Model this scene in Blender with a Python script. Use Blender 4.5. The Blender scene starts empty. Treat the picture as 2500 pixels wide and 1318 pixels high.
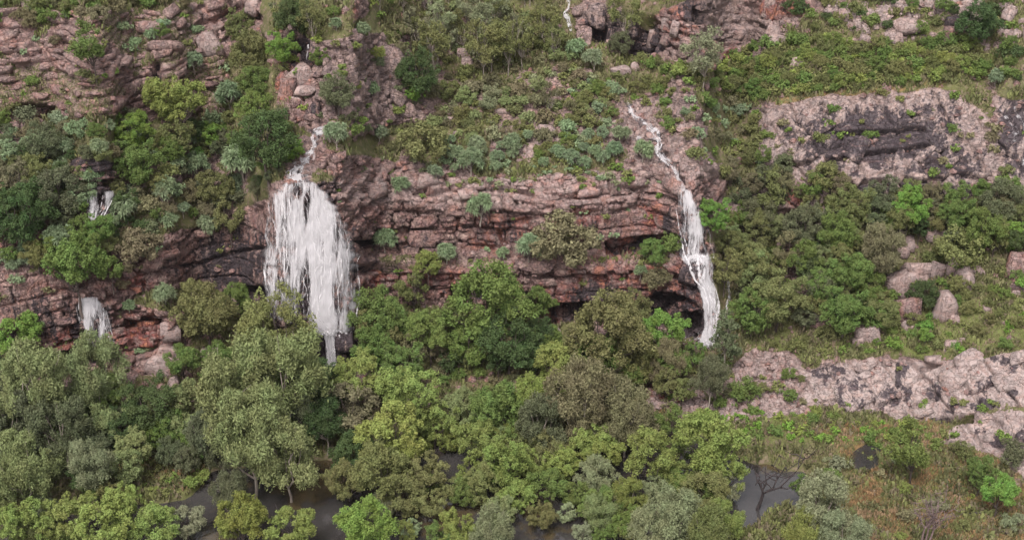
import bpy, math, random
import numpy as np
from mathutils import Vector
S = bpy.context.scene
COL = S.collection
R = math.radians
random.seed(7)
rng = np.random.default_rng(11)

# ---------------------------------------------------------------- camera, sky, sun, exposure
PW, PH, FPX = 2500.0, 1318.0, 3434.0       # photograph size and focal length in its pixels
PITCH, CAMH = R(28.0), 80.0                # drone looks down 28 degrees from 80 m above the water
cam = bpy.data.cameras.new('camera'); cam_o = bpy.data.objects.new('camera', cam); COL.objects.link(cam_o)
cam.sensor_width = 36.0; cam.lens = 36.0 * FPX / PW
cam.clip_start = 1.0; cam.clip_end = 4000.0
cam_o.location = (0, 0, CAMH); cam_o.rotation_euler = (R(90) - PITCH, 0, 0)
S.camera = cam_o
SUN_EL, SUN_AZ = 58.0, 200.0                # overcast, brightest behind and left of the camera
w = bpy.data.worlds.new('World'); S.world = w; w.use_nodes = True
nt = w.node_tree; nt.nodes.clear()
sky = nt.nodes.new('ShaderNodeTexSky'); sky.sky_type = 'NISHITA'; sky.sun_disc = False
sky.sun_elevation = R(SUN_EL); sky.sun_rotation = R(SUN_AZ)
sky.air_density = 1.0; sky.dust_density = 4.0; sky.ozone_density = 1.0
hs = nt.nodes.new('ShaderNodeHueSaturation'); hs.inputs['Saturation'].default_value = 0.22
mul = nt.nodes.new('ShaderNodeMix'); mul.data_type = 'RGBA'; mul.blend_type = 'MULTIPLY'; mul.inputs[0].default_value = 1
mul.inputs[7].default_value = (1.0, 0.965, 0.955, 1)
bg = nt.nodes.new('ShaderNodeBackground'); bg.inputs['Strength'].default_value = 0.13
wo = nt.nodes.new('ShaderNodeOutputWorld')
nt.links.new(sky.outputs[0], hs.inputs['Color']); nt.links.new(hs.outputs[0], mul.inputs[6])
nt.links.new(mul.outputs[2], bg.inputs['Color']); nt.links.new(bg.outputs[0], wo.inputs[0])
sun = bpy.data.lights.new('sun', 'SUN'); sun.energy = 1.35; sun.angle = R(14); sun.color = (1.0, 0.95, 0.9)
sun_o = bpy.data.objects.new('sun', sun); COL.objects.link(sun_o)
az = R(SUN_AZ); el = R(SUN_EL)
sdir = Vector((math.sin(az) * math.cos(el), math.cos(az) * math.cos(el), math.sin(el)))   # towards the sun
sun_o.rotation_euler = sdir.to_track_quat('Z', 'Y').to_euler()
S.view_settings.view_transform = 'Standard'; S.view_settings.look = 'None'
S.view_settings.exposure = 1.17; S.view_settings.gamma = 1.0; S.view_settings.use_curve_mapping = False
S.render.engine = 'CYCLES'
S.cycles.max_bounces = 5; S.cycles.diffuse_bounces = 3; S.cycles.transparent_max_bounces = 12
S.render.filter_size = 1.9

# ---------------------------------------------------------------- numeric helpers
def h32(ix, iy, iz, seed):
    x = (ix.astype(np.int64) * 374761393 + iy.astype(np.int64) * 668265263 + iz.astype(np.int64) * 2147483647 + seed * 974634777) & 0xFFFFFFFF
    x = ((x ^ (x >> 13)) * 1274126177) & 0xFFFFFFFF
    x = ((x ^ (x >> 16)) * 2246822519) & 0xFFFFFFFF
    x = x ^ (x >> 15)
    return (x & 0xFFFFFF) / float(0xFFFFFF)
def vn(x, y, z, seed=0):                    # value noise, 0..1
    ix, iy, iz = np.floor(x), np.floor(y), np.floor(z)
    fx, fy, fz = x - ix, y - iy, z - iz
    fx = fx * fx * (3 - 2 * fx); fy = fy * fy * (3 - 2 * fy); fz = fz * fz * (3 - 2 * fz)
    r = 0
    for a in (0, 1):
        for b in (0, 1):
            for c in (0, 1):
                r = r + h32(ix + a, iy + b, iz + c, seed) * (fx if a else 1 - fx) * (fy if b else 1 - fy) * (fz if c else 1 - fz)
    return r
def vn2(x, y, seed=0):
    ix, iy = np.floor(x), np.floor(y); fx, fy = x - ix, y - iy
    fx = fx * fx * (3 - 2 * fx); fy = fy * fy * (3 - 2 * fy); z0 = np.zeros_like(ix); r = 0
    for a in (0, 1):
        for b in (0, 1):
            r = r + h32(ix + a, iy + b, z0, seed) * (fx if a else 1 - fx) * (fy if b else 1 - fy)
    return r
def sstep(a, b, x):
    t = np.clip((x - a) / (b - a), 0, 1); return t * t * (3 - 2 * t)
def voro(x, y, seed=0):                     # 2-D Voronoi: F1, F2, cell id hash
    ix, iy = np.floor(x), np.floor(y); f1 = np.full(x.shape, 9.0); f2 = f1.copy(); idh = np.zeros(x.shape)
    z0 = np.zeros_like(ix)
    for a in (-1, 0, 1):
        for b in (-1, 0, 1):
            px = ix + a + 0.1 + 0.8 * h32(ix + a, iy + b, z0, seed); py = iy + b + 0.1 + 0.8 * h32(ix + a, iy + b, z0 + 1, seed)
            d = np.hypot(px - x, py - y); c = h32(ix + a, iy + b, z0 + 2, seed)
            m = d < f1
            f2 = np.where(m, f1, np.minimum(f2, d)); idh = np.where(m, c, idh); f1 = np.where(m, d, f1)
    return f1, f2, idh
def blur(a, s, axis):
    n = int(s * 3) + 1; k = np.exp(-0.5 * (np.arange(-n, n + 1) / s) ** 2); k /= k.sum()
    p = [(0, 0)] * a.ndim; p[axis] = (n, n); b = np.pad(a, p, mode='edge'); r = 0; L = a.shape[axis]
    for i, kk in enumerate(k):
        sl = [slice(None)] * a.ndim; sl[axis] = slice(i, i + L); r = r + kk * b[tuple(sl)]
    return r
def inpoly(poly, U, V):
    r = np.zeros(U.shape, bool); n = len(poly)
    for i in range(n):
        x0, y0 = poly[i]; x1, y1 = poly[(i + 1) % n]
        if y0 == y1: continue
        r ^= ((y0 > V) != (y1 > V)) & (U < (x1 - x0) * (V - y0) / (y1 - y0) + x0)
    return r

# ---------------------------------------------------------------- survey of the valley side
# The ground is a continuous surface read off along bearings from the drone: every bearing starts on the
# water level and climbs with the slope (degrees) that the place has there.
SU, SV = 3.4, 3.2
us = np.arange(-420, 2921, SU); vs = np.arange(1560, -330, -SV)
NU, NV = len(us), len(vs)
U, V = np.meshgrid(us, vs)                  # rows run from the near water up to the far hillside
foot = np.interp(us, [-400, 0, 300, 520, 650, 800, 1000, 1500, 1700, 1950, 2250, 2350, 2500, 2900],
                     [1180, 1190, 1120, 1110, 1120, 1080, 1050, 1010, 985, 1010, 1030, 1075, 1150, 1200])[None, :]
A_LOW = [(-450, 790), (0, 690), (130, 648), (330, 605), (450, 560), (560, 530), (645, 480), (655, 760), (600, 720), (420, 700), (290, 740), (285, 900), (150, 890), (-450, 960)]
A_STEP = [(285, 740), (420, 760), (470, 830), (420, 920), (290, 900)]
A_FALL = [(645, 455), (700, 445), (770, 445), (830, 500), (885, 610), (880, 900), (640, 920)]
A_TOPC = [(760, 375), (900, 385), (1000, 412), (1250, 442), (1450, 425), (1660, 420), (1790, 445), (1760, 500), (1650, 470), (1500, 480), (1250, 505), (1000, 480), (850, 470)]
A_UPC = [(780, 440), (1000, 475), (1250, 500), (1500, 478), (1655, 462), (1662, 595), (1500, 608), (1250, 595), (1100, 610), (880, 630)]
A_LEDGE = [(880, 640), (1100, 625), (1250, 600), (1500, 608), (1560, 600), (1600, 660), (1500, 655), (1250, 650), (1100, 668), (900, 668)]
A_LOWC = [(870, 665), (1100, 668), (1250, 652), (1500, 655), (1600, 660), (1660, 620), (1720, 640), (1760, 850), (1660, 800), (1560, 762), (1350, 775), (1050, 745), (870, 740)]
A_SECF = [(1645, 462), (1705, 462), (1735, 640), (1770, 850), (1680, 850), (1650, 640)]
A_ULC = [(-450, 140), (0, 125), (300, 165), (480, 120), (565, 150), (560, 280), (450, 300), (200, 285), (0, 290), (-450, 330)]
A_ULT = [(-450, 20), (120, 40), (420, 20), (640, 0), (640, 110), (565, 150), (480, 120), (300, 165), (0, 125), (-450, 140)]
A_PINN = [(770, 110), (860, 80), (930, 85), (960, 170), (1040, 260), (1045, 310), (960, 300), (860, 335), (845, 270), (790, 190)]
A_GULLY = [(650, 80), (760, 90), (790, 190), (850, 280), (780, 330), (700, 300), (680, 180)]
A_STREAM = [(755, 320), (800, 330), (790, 380), (770, 440), (680, 450), (700, 410), (745, 380)]
A_DOME = [(1840, 270), (1960, 245), (2130, 225), (2330, 215), (2420, 300), (2440, 440), (2300, 445), (1960, 445), (1870, 440)]
A_RSTEP = [(1750, 500), (1900, 455), (2330, 440), (2520, 460), (2950, 470), (2950, 540), (2400, 520), (2100, 540), (1850, 560)]
A_SHELF = [(1955, 905), (2050, 880), (2250, 885), (2400, 870), (2500, 850), (2950, 830), (2950, 1000), (2500, 995), (2420, 1000), (2260, 1028), (2120, 1005), (1960, 985)]
A_SHELF2 = [(2290, 1085), (2330, 1035), (2440, 1005), (2950, 1010), (2950, 1160), (2500, 1180), (2420, 1110)]
A_RUBBLE = [(1820, 850), (1960, 880), (1960, 985), (1990, 1010), (1760, 1030), (1600, 990), (1600, 940), (1780, 930)]
A_TOPR = [(1400, 20), (1560, 60), (1700, -10), (1960, -10), (1960, 40), (1860, 150), (1700, 150), (1560, 130), (1420, 100)]
A_TOPR2 = [(1960, -40), (2950, -60), (2950, 110), (2300, 110), (2060, 70)]
A_RIGHTG = [(1780, 830), (2080, 800), (2500, 720), (2950, 700), (2950, 830), (2400, 868), (2050, 878), (1900, 860)]
A_FARR = [(2420, 240), (2950, 220), (2950, 470), (2440, 450)]
A_SFL = [(175, 395), (285, 395), (280, 548), (190, 552)]

slope = np.where(V > foot, 0.0, np.where(V > 740, 19.0, 30.0))
slope = np.where((V < 420) & (U > 1000) & (U < 1700), 27.0, slope)
slope = np.where((U > 1750) & (V < 840) & (V > 540), 34.0, slope)
slope = np.where((U < 650) & (V < 640) & (V > 280), 36.0, slope)
for poly, s in ((A_STREAM, 20), (A_ULT, 40), (A_ULC, 62), (A_GULLY, 46), (A_PINN, 62), (A_TOPC, 46), (A_LOW, 77), (A_STEP, 62), (A_UPC, 76),
                (A_LEDGE, 33), (A_LOWC, 80), (A_FALL, 77), (A_SECF, 80), (A_RSTEP, 62), (A_DOME, 47), (A_FARR, 50), (A_SHELF, 40), (A_SHELF2, 22),
                (A_TOPR, 56), (A_TOPR2, 36), (A_RIGHTG, 18), (A_SFL, 76), ([(1650, 626), (1738, 626), (1738, 646), (1655, 650)], 25)):
    slope[inpoly(poly, U, V)] = s
slope = blur(blur(slope, 20 / SU, 1), 5 / SV, 0)
sp, cp = math.sin(PITCH), math.cos(PITCH)
def ray(u, v):
    a = (u - PW / 2) / FPX; b = (PH / 2 - v) / FPX
    return a, cp + b * sp, -sp + b * cp
DX, DY, DZ = ray(U, V)
T = np.zeros((NV, NU)); T[0] = (0.45 - CAMH) / DZ[0]
for j in range(1, NV):
    th = np.radians((slope[j] + slope[j - 1]) * 0.5); c, s = np.cos(th), np.sin(th)
    Z, Y = T[j - 1] * DZ[j - 1], T[j - 1] * DY[j - 1]
    T[j] = (Z * c - Y * s) / (DZ[j] * c - DY[j] * s)
T = blur(T, 14 / SU, 1)
X, Y, Z = T * DX, T * DY, CAMH + T * DZ
del DX, DY, DZ
P0 = np.stack([X, Y, Z], -1)

def soft(polys, su=8, sv=6, warp=14):
    wu = U + (vn2(U / 40, V / 30, 91) - .5) * 2 * warp + (vn2(U / 14, V / 12, 94) - .5) * warp
    wv = V + (vn2(U / 40, V / 30, 92) - .5) * 1.4 * warp
    m = np.zeros(U.shape)
    for p in polys: m = np.maximum(m, inpoly(p, wu, wv))
    return blur(blur(m, su / SU, 1), sv / SV, 0)
WATER = [[(-420, 1240), (280, 1250), (345, 1225), (450, 1215), (520, 1150), (640, 1110), (840, 1120), (1040, 1075), (1250, 1070), (1480, 1040), (1600, 1035),
          (1720, 1060), (1800, 1110), (1960, 1150), (1975, 1215), (1850, 1255), (1740, 1330), (1650, 1560), (-420, 1560)],
         [(2085, 1085), (2150, 1075), (2140, 1130), (2090, 1150)]]
m_wat = soft(WATER, 7, 4, 12)
m_cliff = soft([A_LOW, A_STEP, A_FALL, A_TOPC, A_UPC, A_LOWC, A_SECF, A_SFL])
m_ul = soft([A_ULC, A_ULT]); m_pin = soft([A_PINN, A_GULLY])
m_dome = soft([A_DOME, A_RSTEP, A_FARR]); m_shelf = soft([A_SHELF, A_SHELF2], 5, 4, 8)
m_rub = soft([A_RUBBLE], 8, 6); m_top = soft([A_TOPR]); m_top2 = soft([A_TOPR2])
m_led = soft([A_LEDGE]); m_str = soft([A_STREAM])
m_gorge = soft([[(1540, 250), (1660, 200), (1700, 330), (1780, 420), (1660, 440), (1560, 400), (1480, 330)]], 12, 10, 20)
patch = sstep(.52, .68, vn(X / 5, Y / 9, Z / 4, 5) * .7 + vn(X / 1.7, Y / 3, Z / 1.7, 6) * .3)
m_rock = np.clip(m_cliff + m_ul * (.45 + .9 * (patch)) + m_pin + m_dome + m_shelf + m_rub + m_top + m_top2 * (.25 + patch) + m_str + m_gorge * .8 + .55 * m_led, 0, 1)
m_rock = np.clip(m_rock + patch * .9 * (V < 1000) * (V > -400) * (1 - .35 * ((U > 1000) & (U < 1550) & (V < 400))), 0, 1)
m_rock *= (1 - soft([[(1850, 110), (2400, 110), (2420, 200), (2130, 215), (1840, 250), (1700, 200)], A_RIGHTG], 10, 8) * .9)
m_rock *= (1 - sstep(980, 1030, V) * (1 - m_shelf) * (1 - m_rub))

# surface normal of the smooth surface
def normals(P):
    du = np.gradient(P, axis=1); dv = np.gradient(P, axis=0)
    n = np.cross(du, dv); n /= np.linalg.norm(n, axis=-1, keepdims=True) + 1e-9
    return n
N0 = normals(P0)
if N0[..., 1].mean() > 0 or N0[..., 2].mean() < 0: N0 = -N0
# bedding: beds rise towards the right on the left side
bed = np.where(X < -18, (X + 18) * .17, 0) + np.where(X > 28, (X - 28) * .06, 0)
wx = (vn(X / 3.1, Y / 3.1, Z / 3.1, 21) - .5); wz = (vn(X / 4.2, Y / 4.2, Z / 4.2, 22) - .5); wf = (vn(X / .8, Y / .8, Z / .8, 23) - .5)
def bricks(a, b, w, h, seed):
    r = b / h; r = r + .6 * (vn2(r * .7, np.zeros_like(r), seed) - .5)
    row = np.floor(r); k = np.zeros_like(row)
    sc = .6 + .9 * h32(row, k, k, seed + 1)
    aa = a / w * sc + 13.7 * h32(row, k + 1, k, seed + 2); aa = aa + .55 * (vn2(aa * .8, row * 3.1, seed + 3) - .5)
    c = np.floor(aa); fa, fb = aa - c, r - row
    e = np.minimum(np.minimum(fa, 1 - fa) * w / sc, np.minimum(fb, 1 - fb) * h)
    return h32(row, c, k, seed + 4), e, h32(row, k, k + 3, seed + 5)
aL = X + .55 * Y + .6 * wx + .25 * wf; bL = Z - bed + .45 * wz + .16 * wf
o1, e1, l1 = bricks(aL + .1 * bL, bL, 2.7, 1.9, 31)
o2, e2, l2 = bricks(aL + .12 * bL, bL, 1.2, .7, 47)
o3, e3, l3 = bricks(aL - .2 * bL, bL, .75, .36, 53)
d_block = (o1 - .5) * .75 + (l1 - .5) * .9 - 1.0 * (1 - sstep(0, .3, e1)) + (o2 - .5) * .34 + (l2 - .5) * .26 - .42 * (1 - sstep(0, .2, e2)) + (o3 - .5) * .1
oj, ej, lj = bricks(bL + .1 * aL, aL, 5.5, 2.8, 57)
d_block -= .75 * (1 - sstep(0, .2, ej)) * (lj > .3); d_block += (lj - .5) * .5
d_block += .15 * sstep(0, .5, e1) - .1
# thin beds and upright joints of the upper rocks
ot, et, lt = bricks(aL * .8, bL * 1.0, 2.1, .8, 61)
ov, ev, lv = bricks(bL, aL + .25 * bL, 3.3, 1.0, 67)
kv = np.clip(m_pin * 1.2 + m_top * .6, .12, 1)
d_thin = ((ot - .5) * .34 + (lt - .5) * .75 - .6 * (1 - sstep(0, .2, et))) * (1.15 - .6 * kv) + ((ov - .5) * .6 - .7 * (1 - sstep(0, .22, ev))) * kv + (o3 - .5) * .1
# rounded boulders
q = .62 * Y + .78 * Z
f1, f2, ci = voro(X / 1.15 + wf * .4, q / .9 + wf * .4, 71); g1, g2, gi = voro(X / .5, q / .4, 72)
d_bould = (.35 + .7 * ci) * np.sqrt(np.clip(1 - (f1 / .62) ** 2, 0, 1)) * .75 + .14 * np.clip(1 - (g1 / .6) ** 2, 0, 1) - .15
# slab with slanting joints
sa = X * .83 + q * .45 + wx * 1.0 + wf * .2; sb = q * .86 - X * .3 + wz * 1.2
os_, es, ls = bricks(sb, sa, 4.2, 1.5, 81); ot2, et2, lt2 = bricks(sb + .2 * sa, sa, 1.5, .65, 83)
os_, es, ls = bricks(sb, sa, 7.5, 2.5, 81)
d_slab = (os_ - .5) * .4 + (ls - .5) * .3 - .62 * (1 - sstep(0, .2, es)) - .2 * (1 - sstep(0, .15, et2)) * (ot2 > .35) + (ot2 - .5) * .12
d_soil = (vn(X / 2.6, Y / 2.6, Z / 2.6, 3) - .5) * .8 + (vn(X / .8, Y / .8, Z / .8, 4) - .5) * .35
k_slab = np.clip(m_shelf + m_dome * .8, 0, 1); k_thin = np.clip(m_ul + m_pin + m_top, 0, 1) * (1 - k_slab)
k_b = np.clip(m_rub + m_gorge + m_top2 + .5 * m_str + .35 * m_led, 0, 1) * (1 - k_slab) * (1 - k_thin)
k_c = np.clip(m_cliff, 0, 1) * (1 - k_slab) * (1 - k_thin) * (1 - k_b)
rest = np.clip(1 - k_slab - k_thin - k_b - k_c, 0, 1)
PANELS = [[(410, 600), (560, 545), (650, 510), (655, 700), (420, 735)], [(1340, 690), (1570, 690), (1560, 765), (1340, 770)], [(1240, 520), (1650, 500), (1655, 590), (1250, 590)], [(0, 700), (130, 660), (150, 860), (-60, 880)]]
m_pan = soft(PANELS, 8, 5, 8)
d_pan = (o1 - .5) * .35 - .5 * (1 - sstep(0, .16, e1)) + (o2 - .5) * .08 - .1 * (1 - sstep(0, .15, e2))
d_block = d_block * (1 - m_pan) + d_pan * m_pan
d_rock = d_slab * k_slab + d_thin * k_thin + d_bould * k_b + d_block * k_c + (d_bould * .6 + d_thin * .5) * rest
coarse = (vn(X / 7, Y / 7, Z / 7, 8) - .5) * 1.0 + (vn(X / 14, Y / 14, Z / 9, 9) - .5) * 1.3
disp = d_rock * m_rock + d_soil * (1 - m_rock) * (V < foot + 20) + coarse * np.clip(k_c + k_thin + k_slab * .5, 0, 1)
# recesses under the overhangs at the foot of the cliffs and in its bedding planes
CAVES = [[(870, 650), (960, 640), (1000, 655), (880, 672)], [(870, 585), (960, 590), (900, 605)], [(1640, 770), (1720, 760), (1730, 820), (1650, 830)],
         [(1590, 720), (1650, 730), (1640, 790), (1570, 775)], [(1340, 745), (1500, 745), (1500, 775), (1340, 785)], [(600, 700), (655, 700), (655, 760), (600, 760)],
         [(190, 440), (285, 436), (285, 452), (195, 455)], [(290, 785), (400, 765), (400, 785), (290, 805)], [(1480, 590), (1640, 575), (1640, 600), (1490, 625)],
         [(1100, 705), (1200, 690), (1220, 730), (1100, 740)], [(150, 860), (290, 850), (290, 890), (150, 890)], [(1560, 40), (1600, 40), (1600, 130), (1540, 130)],
         [(1440, 60), (1480, 70), (1480, 110), (1440, 100)], [(1690, 20), (1720, 20), (1720, 60), (1690, 60)], [(700, 90), (760, 100), (750, 150), (700, 150)],
         [(2290, 1015), (2400, 1010), (2400, 1022), (2290, 1030)], [(1800, 520), (1960, 510), (1960, 535), (1800, 550)], [(1850, 600), (1930, 600), (1930, 660), (1850, 660)],
         [(30, 255), (130, 255), (130, 285), (30, 285)], [(375, 150), (390, 150), (390, 215), (372, 215)], [(760, 810), (880, 810), (880, 900), (760, 900)]]
m_cave = soft(CAVES, 5, 3, 5)
disp -= m_cave * 2.4
# beds standing out of the left cliff with a black parting below them
part_v = np.interp(us, [-420, 300, 420, 660], [730, 680, 655, 600])[None, :] + (vn2(U / 60, U * 0, 95) - .5) * 12
disp -= .9 * np.exp(-((V - part_v) / 4.5) ** 2) * m_cliff * (U < 660) * (U > 230)
lp = np.interp(us, [0, 1130, 1300, 1480, 1660, 3000], [0, 545, 540, 520, 500, 0])[None, :] + (vn2(U / 50, U * 0, 96) - .5) * 14
disp -= .55 * (.4 + vn2(U / 30, V * 0, 97)) * np.exp(-((V - lp) / 4) ** 2) * m_cliff * (U > 1130)
m_fall = soft([[(650, 440), (775, 440), (875, 590), (875, 790), (850, 830), (820, 905), (780, 905), (645, 770)], [(1652, 455), (1695, 455), (1735, 630), (1755, 845), (1700, 845), (1700, 700), (1655, 640)], [(190, 715), (245, 715), (290, 865), (215, 865)], [(215, 460), (270, 460), (260, 550), (210, 550)]], 5, 4, 4)
disp *= 1 - .72 * m_fall
for (xa, xb, ya, yb) in ((1885, 2300, 398, 362), (2035, 2262, 322, 318), (1960, 2420, 446, 432)):
    lv_ = ya + (U - xa) * (yb - ya) / (xb - xa) + (vn2(U / 50, U * 0, xa) - .5) * 16
    disp -= 1.0 * np.exp(-((V - lv_) / 4) ** 2) * (U > xa) * (U < xb); disp += .5 * sstep(30, 4, lv_ - V) * (V < lv_) * (U > xa) * (U < xb)
STREAM_PTS = [[(800, 320), (775, 325), (768, 345), (765, 372), (752, 392), (735, 412), (728, 430), (728, 450)], [(1530, 250), (1538, 275), (1552, 292), (1580, 308), (1600, 325), (1615, 350), (1612, 372), (1628, 395), (1645, 408), (1658, 432), (1668, 466)],
 [(1540, 345), (1552, 340), (1600, 338)], [(1392, -40), (1390, 20), (1385, 45), (1392, 70), (1395, 84)], [(2440, 268), (2462, 290), (2480, 325), (2492, 370), (2510, 420), (2530, 470)], [(757, 105), (752, 150)], [(1752, 655), (1768, 675), (1775, 710), (1762, 775)]]
def near_stream(u, v):
    d = np.full(np.shape(u), 1e9)
    for L_ in STREAM_PTS:
        for (x0, y0), (x1, y1) in zip(L_[:-1], L_[1:]):
            t = np.clip(((u - x0) * (x1 - x0) + (v - y0) * (y1 - y0)) / ((x1 - x0) ** 2 + (y1 - y0) ** 2), 0, 1); d = np.minimum(d, np.hypot(u - x0 - t * (x1 - x0), v - y0 - t * (y1 - y0)))
    return d
m_strm = np.exp(-(near_stream(U, V) / 17) ** 2)
disp *= 1 - .7 * m_strm; disp -= .2 * m_strm
P1 = P0 + N0 * disp[..., None]
# water lies in hollows of the valley floor
flat = (V > foot - 5)
P1[..., 2] += flat * ((vn2(X / 5, Y / 5, 13) - .45) * .5 * (1 - m_wat) - m_wat * 1.5)
P1[..., 2] = np.where(flat & (m_wat < .3), np.maximum(P1[..., 2], .06), P1[..., 2])
N1 = normals(P1)
if N1[..., 2].mean() < 0: N1 = -N1

def gidx(u, v):
    return (np.clip((1560 - np.asarray(v, float)) / SV, 0, NV - 1.001), np.clip((np.asarray(u, float) + 420) / SU, 0, NU - 1.001))
def samp(A, u, v):
    j, i = gidx(u, v); j0 = np.floor(j).astype(int); i0 = np.floor(i).astype(int); fj, fi = j - j0, i - i0
    if A.ndim == 3: fj = fj[..., None]; fi = fi[..., None]
    return (A[j0, i0] * (1 - fj) * (1 - fi) + A[j0 + 1, i0] * fj * (1 - fi) + A[j0, i0 + 1] * (1 - fj) * fi + A[j0 + 1, i0 + 1] * fj * fi)
def ground_pt(u, v): return samp(P1, u, v)
PB = blur(blur(P0 * .5 + P1 * .5, 4.0, 0), 4.0, 1)         # smoothed face that falling water follows
def proj(p):
    x, y, z = p[..., 0], p[..., 1], p[..., 2] - CAMH
    f = y * cp - z * sp; return PW / 2 + FPX * x / f, PH / 2 - FPX * (y * sp + z * cp) / f, f

# ---------------------------------------------------------------- object helpers
def tag(o, label=None, cat=None, group=None, kind=None):
    if label: o['label'] = label
    if cat: o['category'] = cat
    if group: o['group'] = group
    if kind: o['kind'] = kind
    return o
def mesh_np(name, verts, faces, mats=(), cols=None, smooth=False, colname='mask', extra=None):
    me = bpy.data.meshes.new(name); verts = np.ascontiguousarray(verts, np.float32); faces = np.ascontiguousarray(faces, np.int32)
    n, k = faces.shape
    me.vertices.add(len(verts)); me.vertices.foreach_set('co', verts.ravel())
    me.loops.add(n * k); me.loops.foreach_set('vertex_index', faces.ravel())
    me.polygons.add(n); me.polygons.foreach_set('loop_start', np.arange(0, n * k, k, dtype=np.int32)); me.polygons.foreach_set('loop_total', np.full(n, k, np.int32))
    if smooth: me.polygons.foreach_set('use_smooth', np.ones(n, bool))
    for m in mats: me.materials.append(m)
    for cn, c in ([(colname, cols)] if cols is not None else []) + (extra or []):
        a = me.color_attributes.new(cn, 'FLOAT_COLOR', 'POINT'); a.data.foreach_set('color', np.ascontiguousarray(c, np.float32).ravel())
    me.update(calc_edges=True); return me
def link(name, me, parent=None):
    o = bpy.data.objects.new(name, me); COL.objects.link(o)
    if parent: o.parent = parent
    return o
def empty(name, loc=(0, 0, 0), rz=0):
    o = bpy.data.objects.new(name, None); COL.objects.link(o); o.location = loc; o.rotation_euler = (0, 0, rz); o.empty_display_size = .2
    return o
# node helper
class NT:
    def __init__(s, name):
        s.m = bpy.data.materials.new(name); s.m.use_nodes = True; s.t = s.m.node_tree; s.t.nodes.clear()
        s.out = s.n('ShaderNodeOutputMaterial')
    def n(s, typ, **kw):
        nd = s.t.nodes.new(typ)
        for k, v in kw.items(): setattr(nd, k, v)
        return nd
    def l(s, a, b): s.t.links.new(a, b)
    def val(s, x, sock):
        if isinstance(x, (int, float)): sock.default_value = x
        elif isinstance(x, tuple): sock.default_value = (*x, 1) if len(x) == 3 and sock.type == 'RGBA' else x
        else: s.l(x, sock)
    def math(s, op, a, b=0.0, clamp=False):
        nd = s.n('ShaderNodeMath', operation=op, use_clamp=clamp); s.val(a, nd.inputs[0]); s.val(b, nd.inputs[1]); return nd.outputs[0]
    def mix(s, f, a, b, mode='MIX'):
        nd = s.n('ShaderNodeMix', data_type='RGBA', blend_type=mode); s.val(f, nd.inputs[0]); s.val(a, nd.inputs[6]); s.val(b, nd.inputs[7]); return nd.outputs[2]
    def noise(s, scale, detail=4, vec=None, rough=.6, dist=0):
        nd = s.n('ShaderNodeTexNoise'); nd.inputs['Scale'].default_value = scale; nd.inputs['Detail'].default_value = detail
        nd.inputs['Roughness'].default_value = rough; nd.inputs['Distortion'].default_value = dist
        if vec is not None: s.l(vec, nd.inputs['Vector'])
        return nd.outputs['Fac']
    def ramp(s, f, a, b):
        nd = s.n('ShaderNodeMapRange', interpolation_type='SMOOTHSTEP'); s.l(f, nd.inputs[0]); nd.inputs[1].default_value = a; nd.inputs[2].default_value = b
        return nd.outputs[0]
    def mapv(s, vec, sc=(1, 1, 1), rot=(0, 0, 0)):
        nd = s.n('ShaderNodeMapping'); s.l(vec, nd.inputs[0]); nd.inputs['Scale'].default_value = sc; nd.inputs['Rotation'].default_value = rot; return nd.outputs[0]
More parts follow.
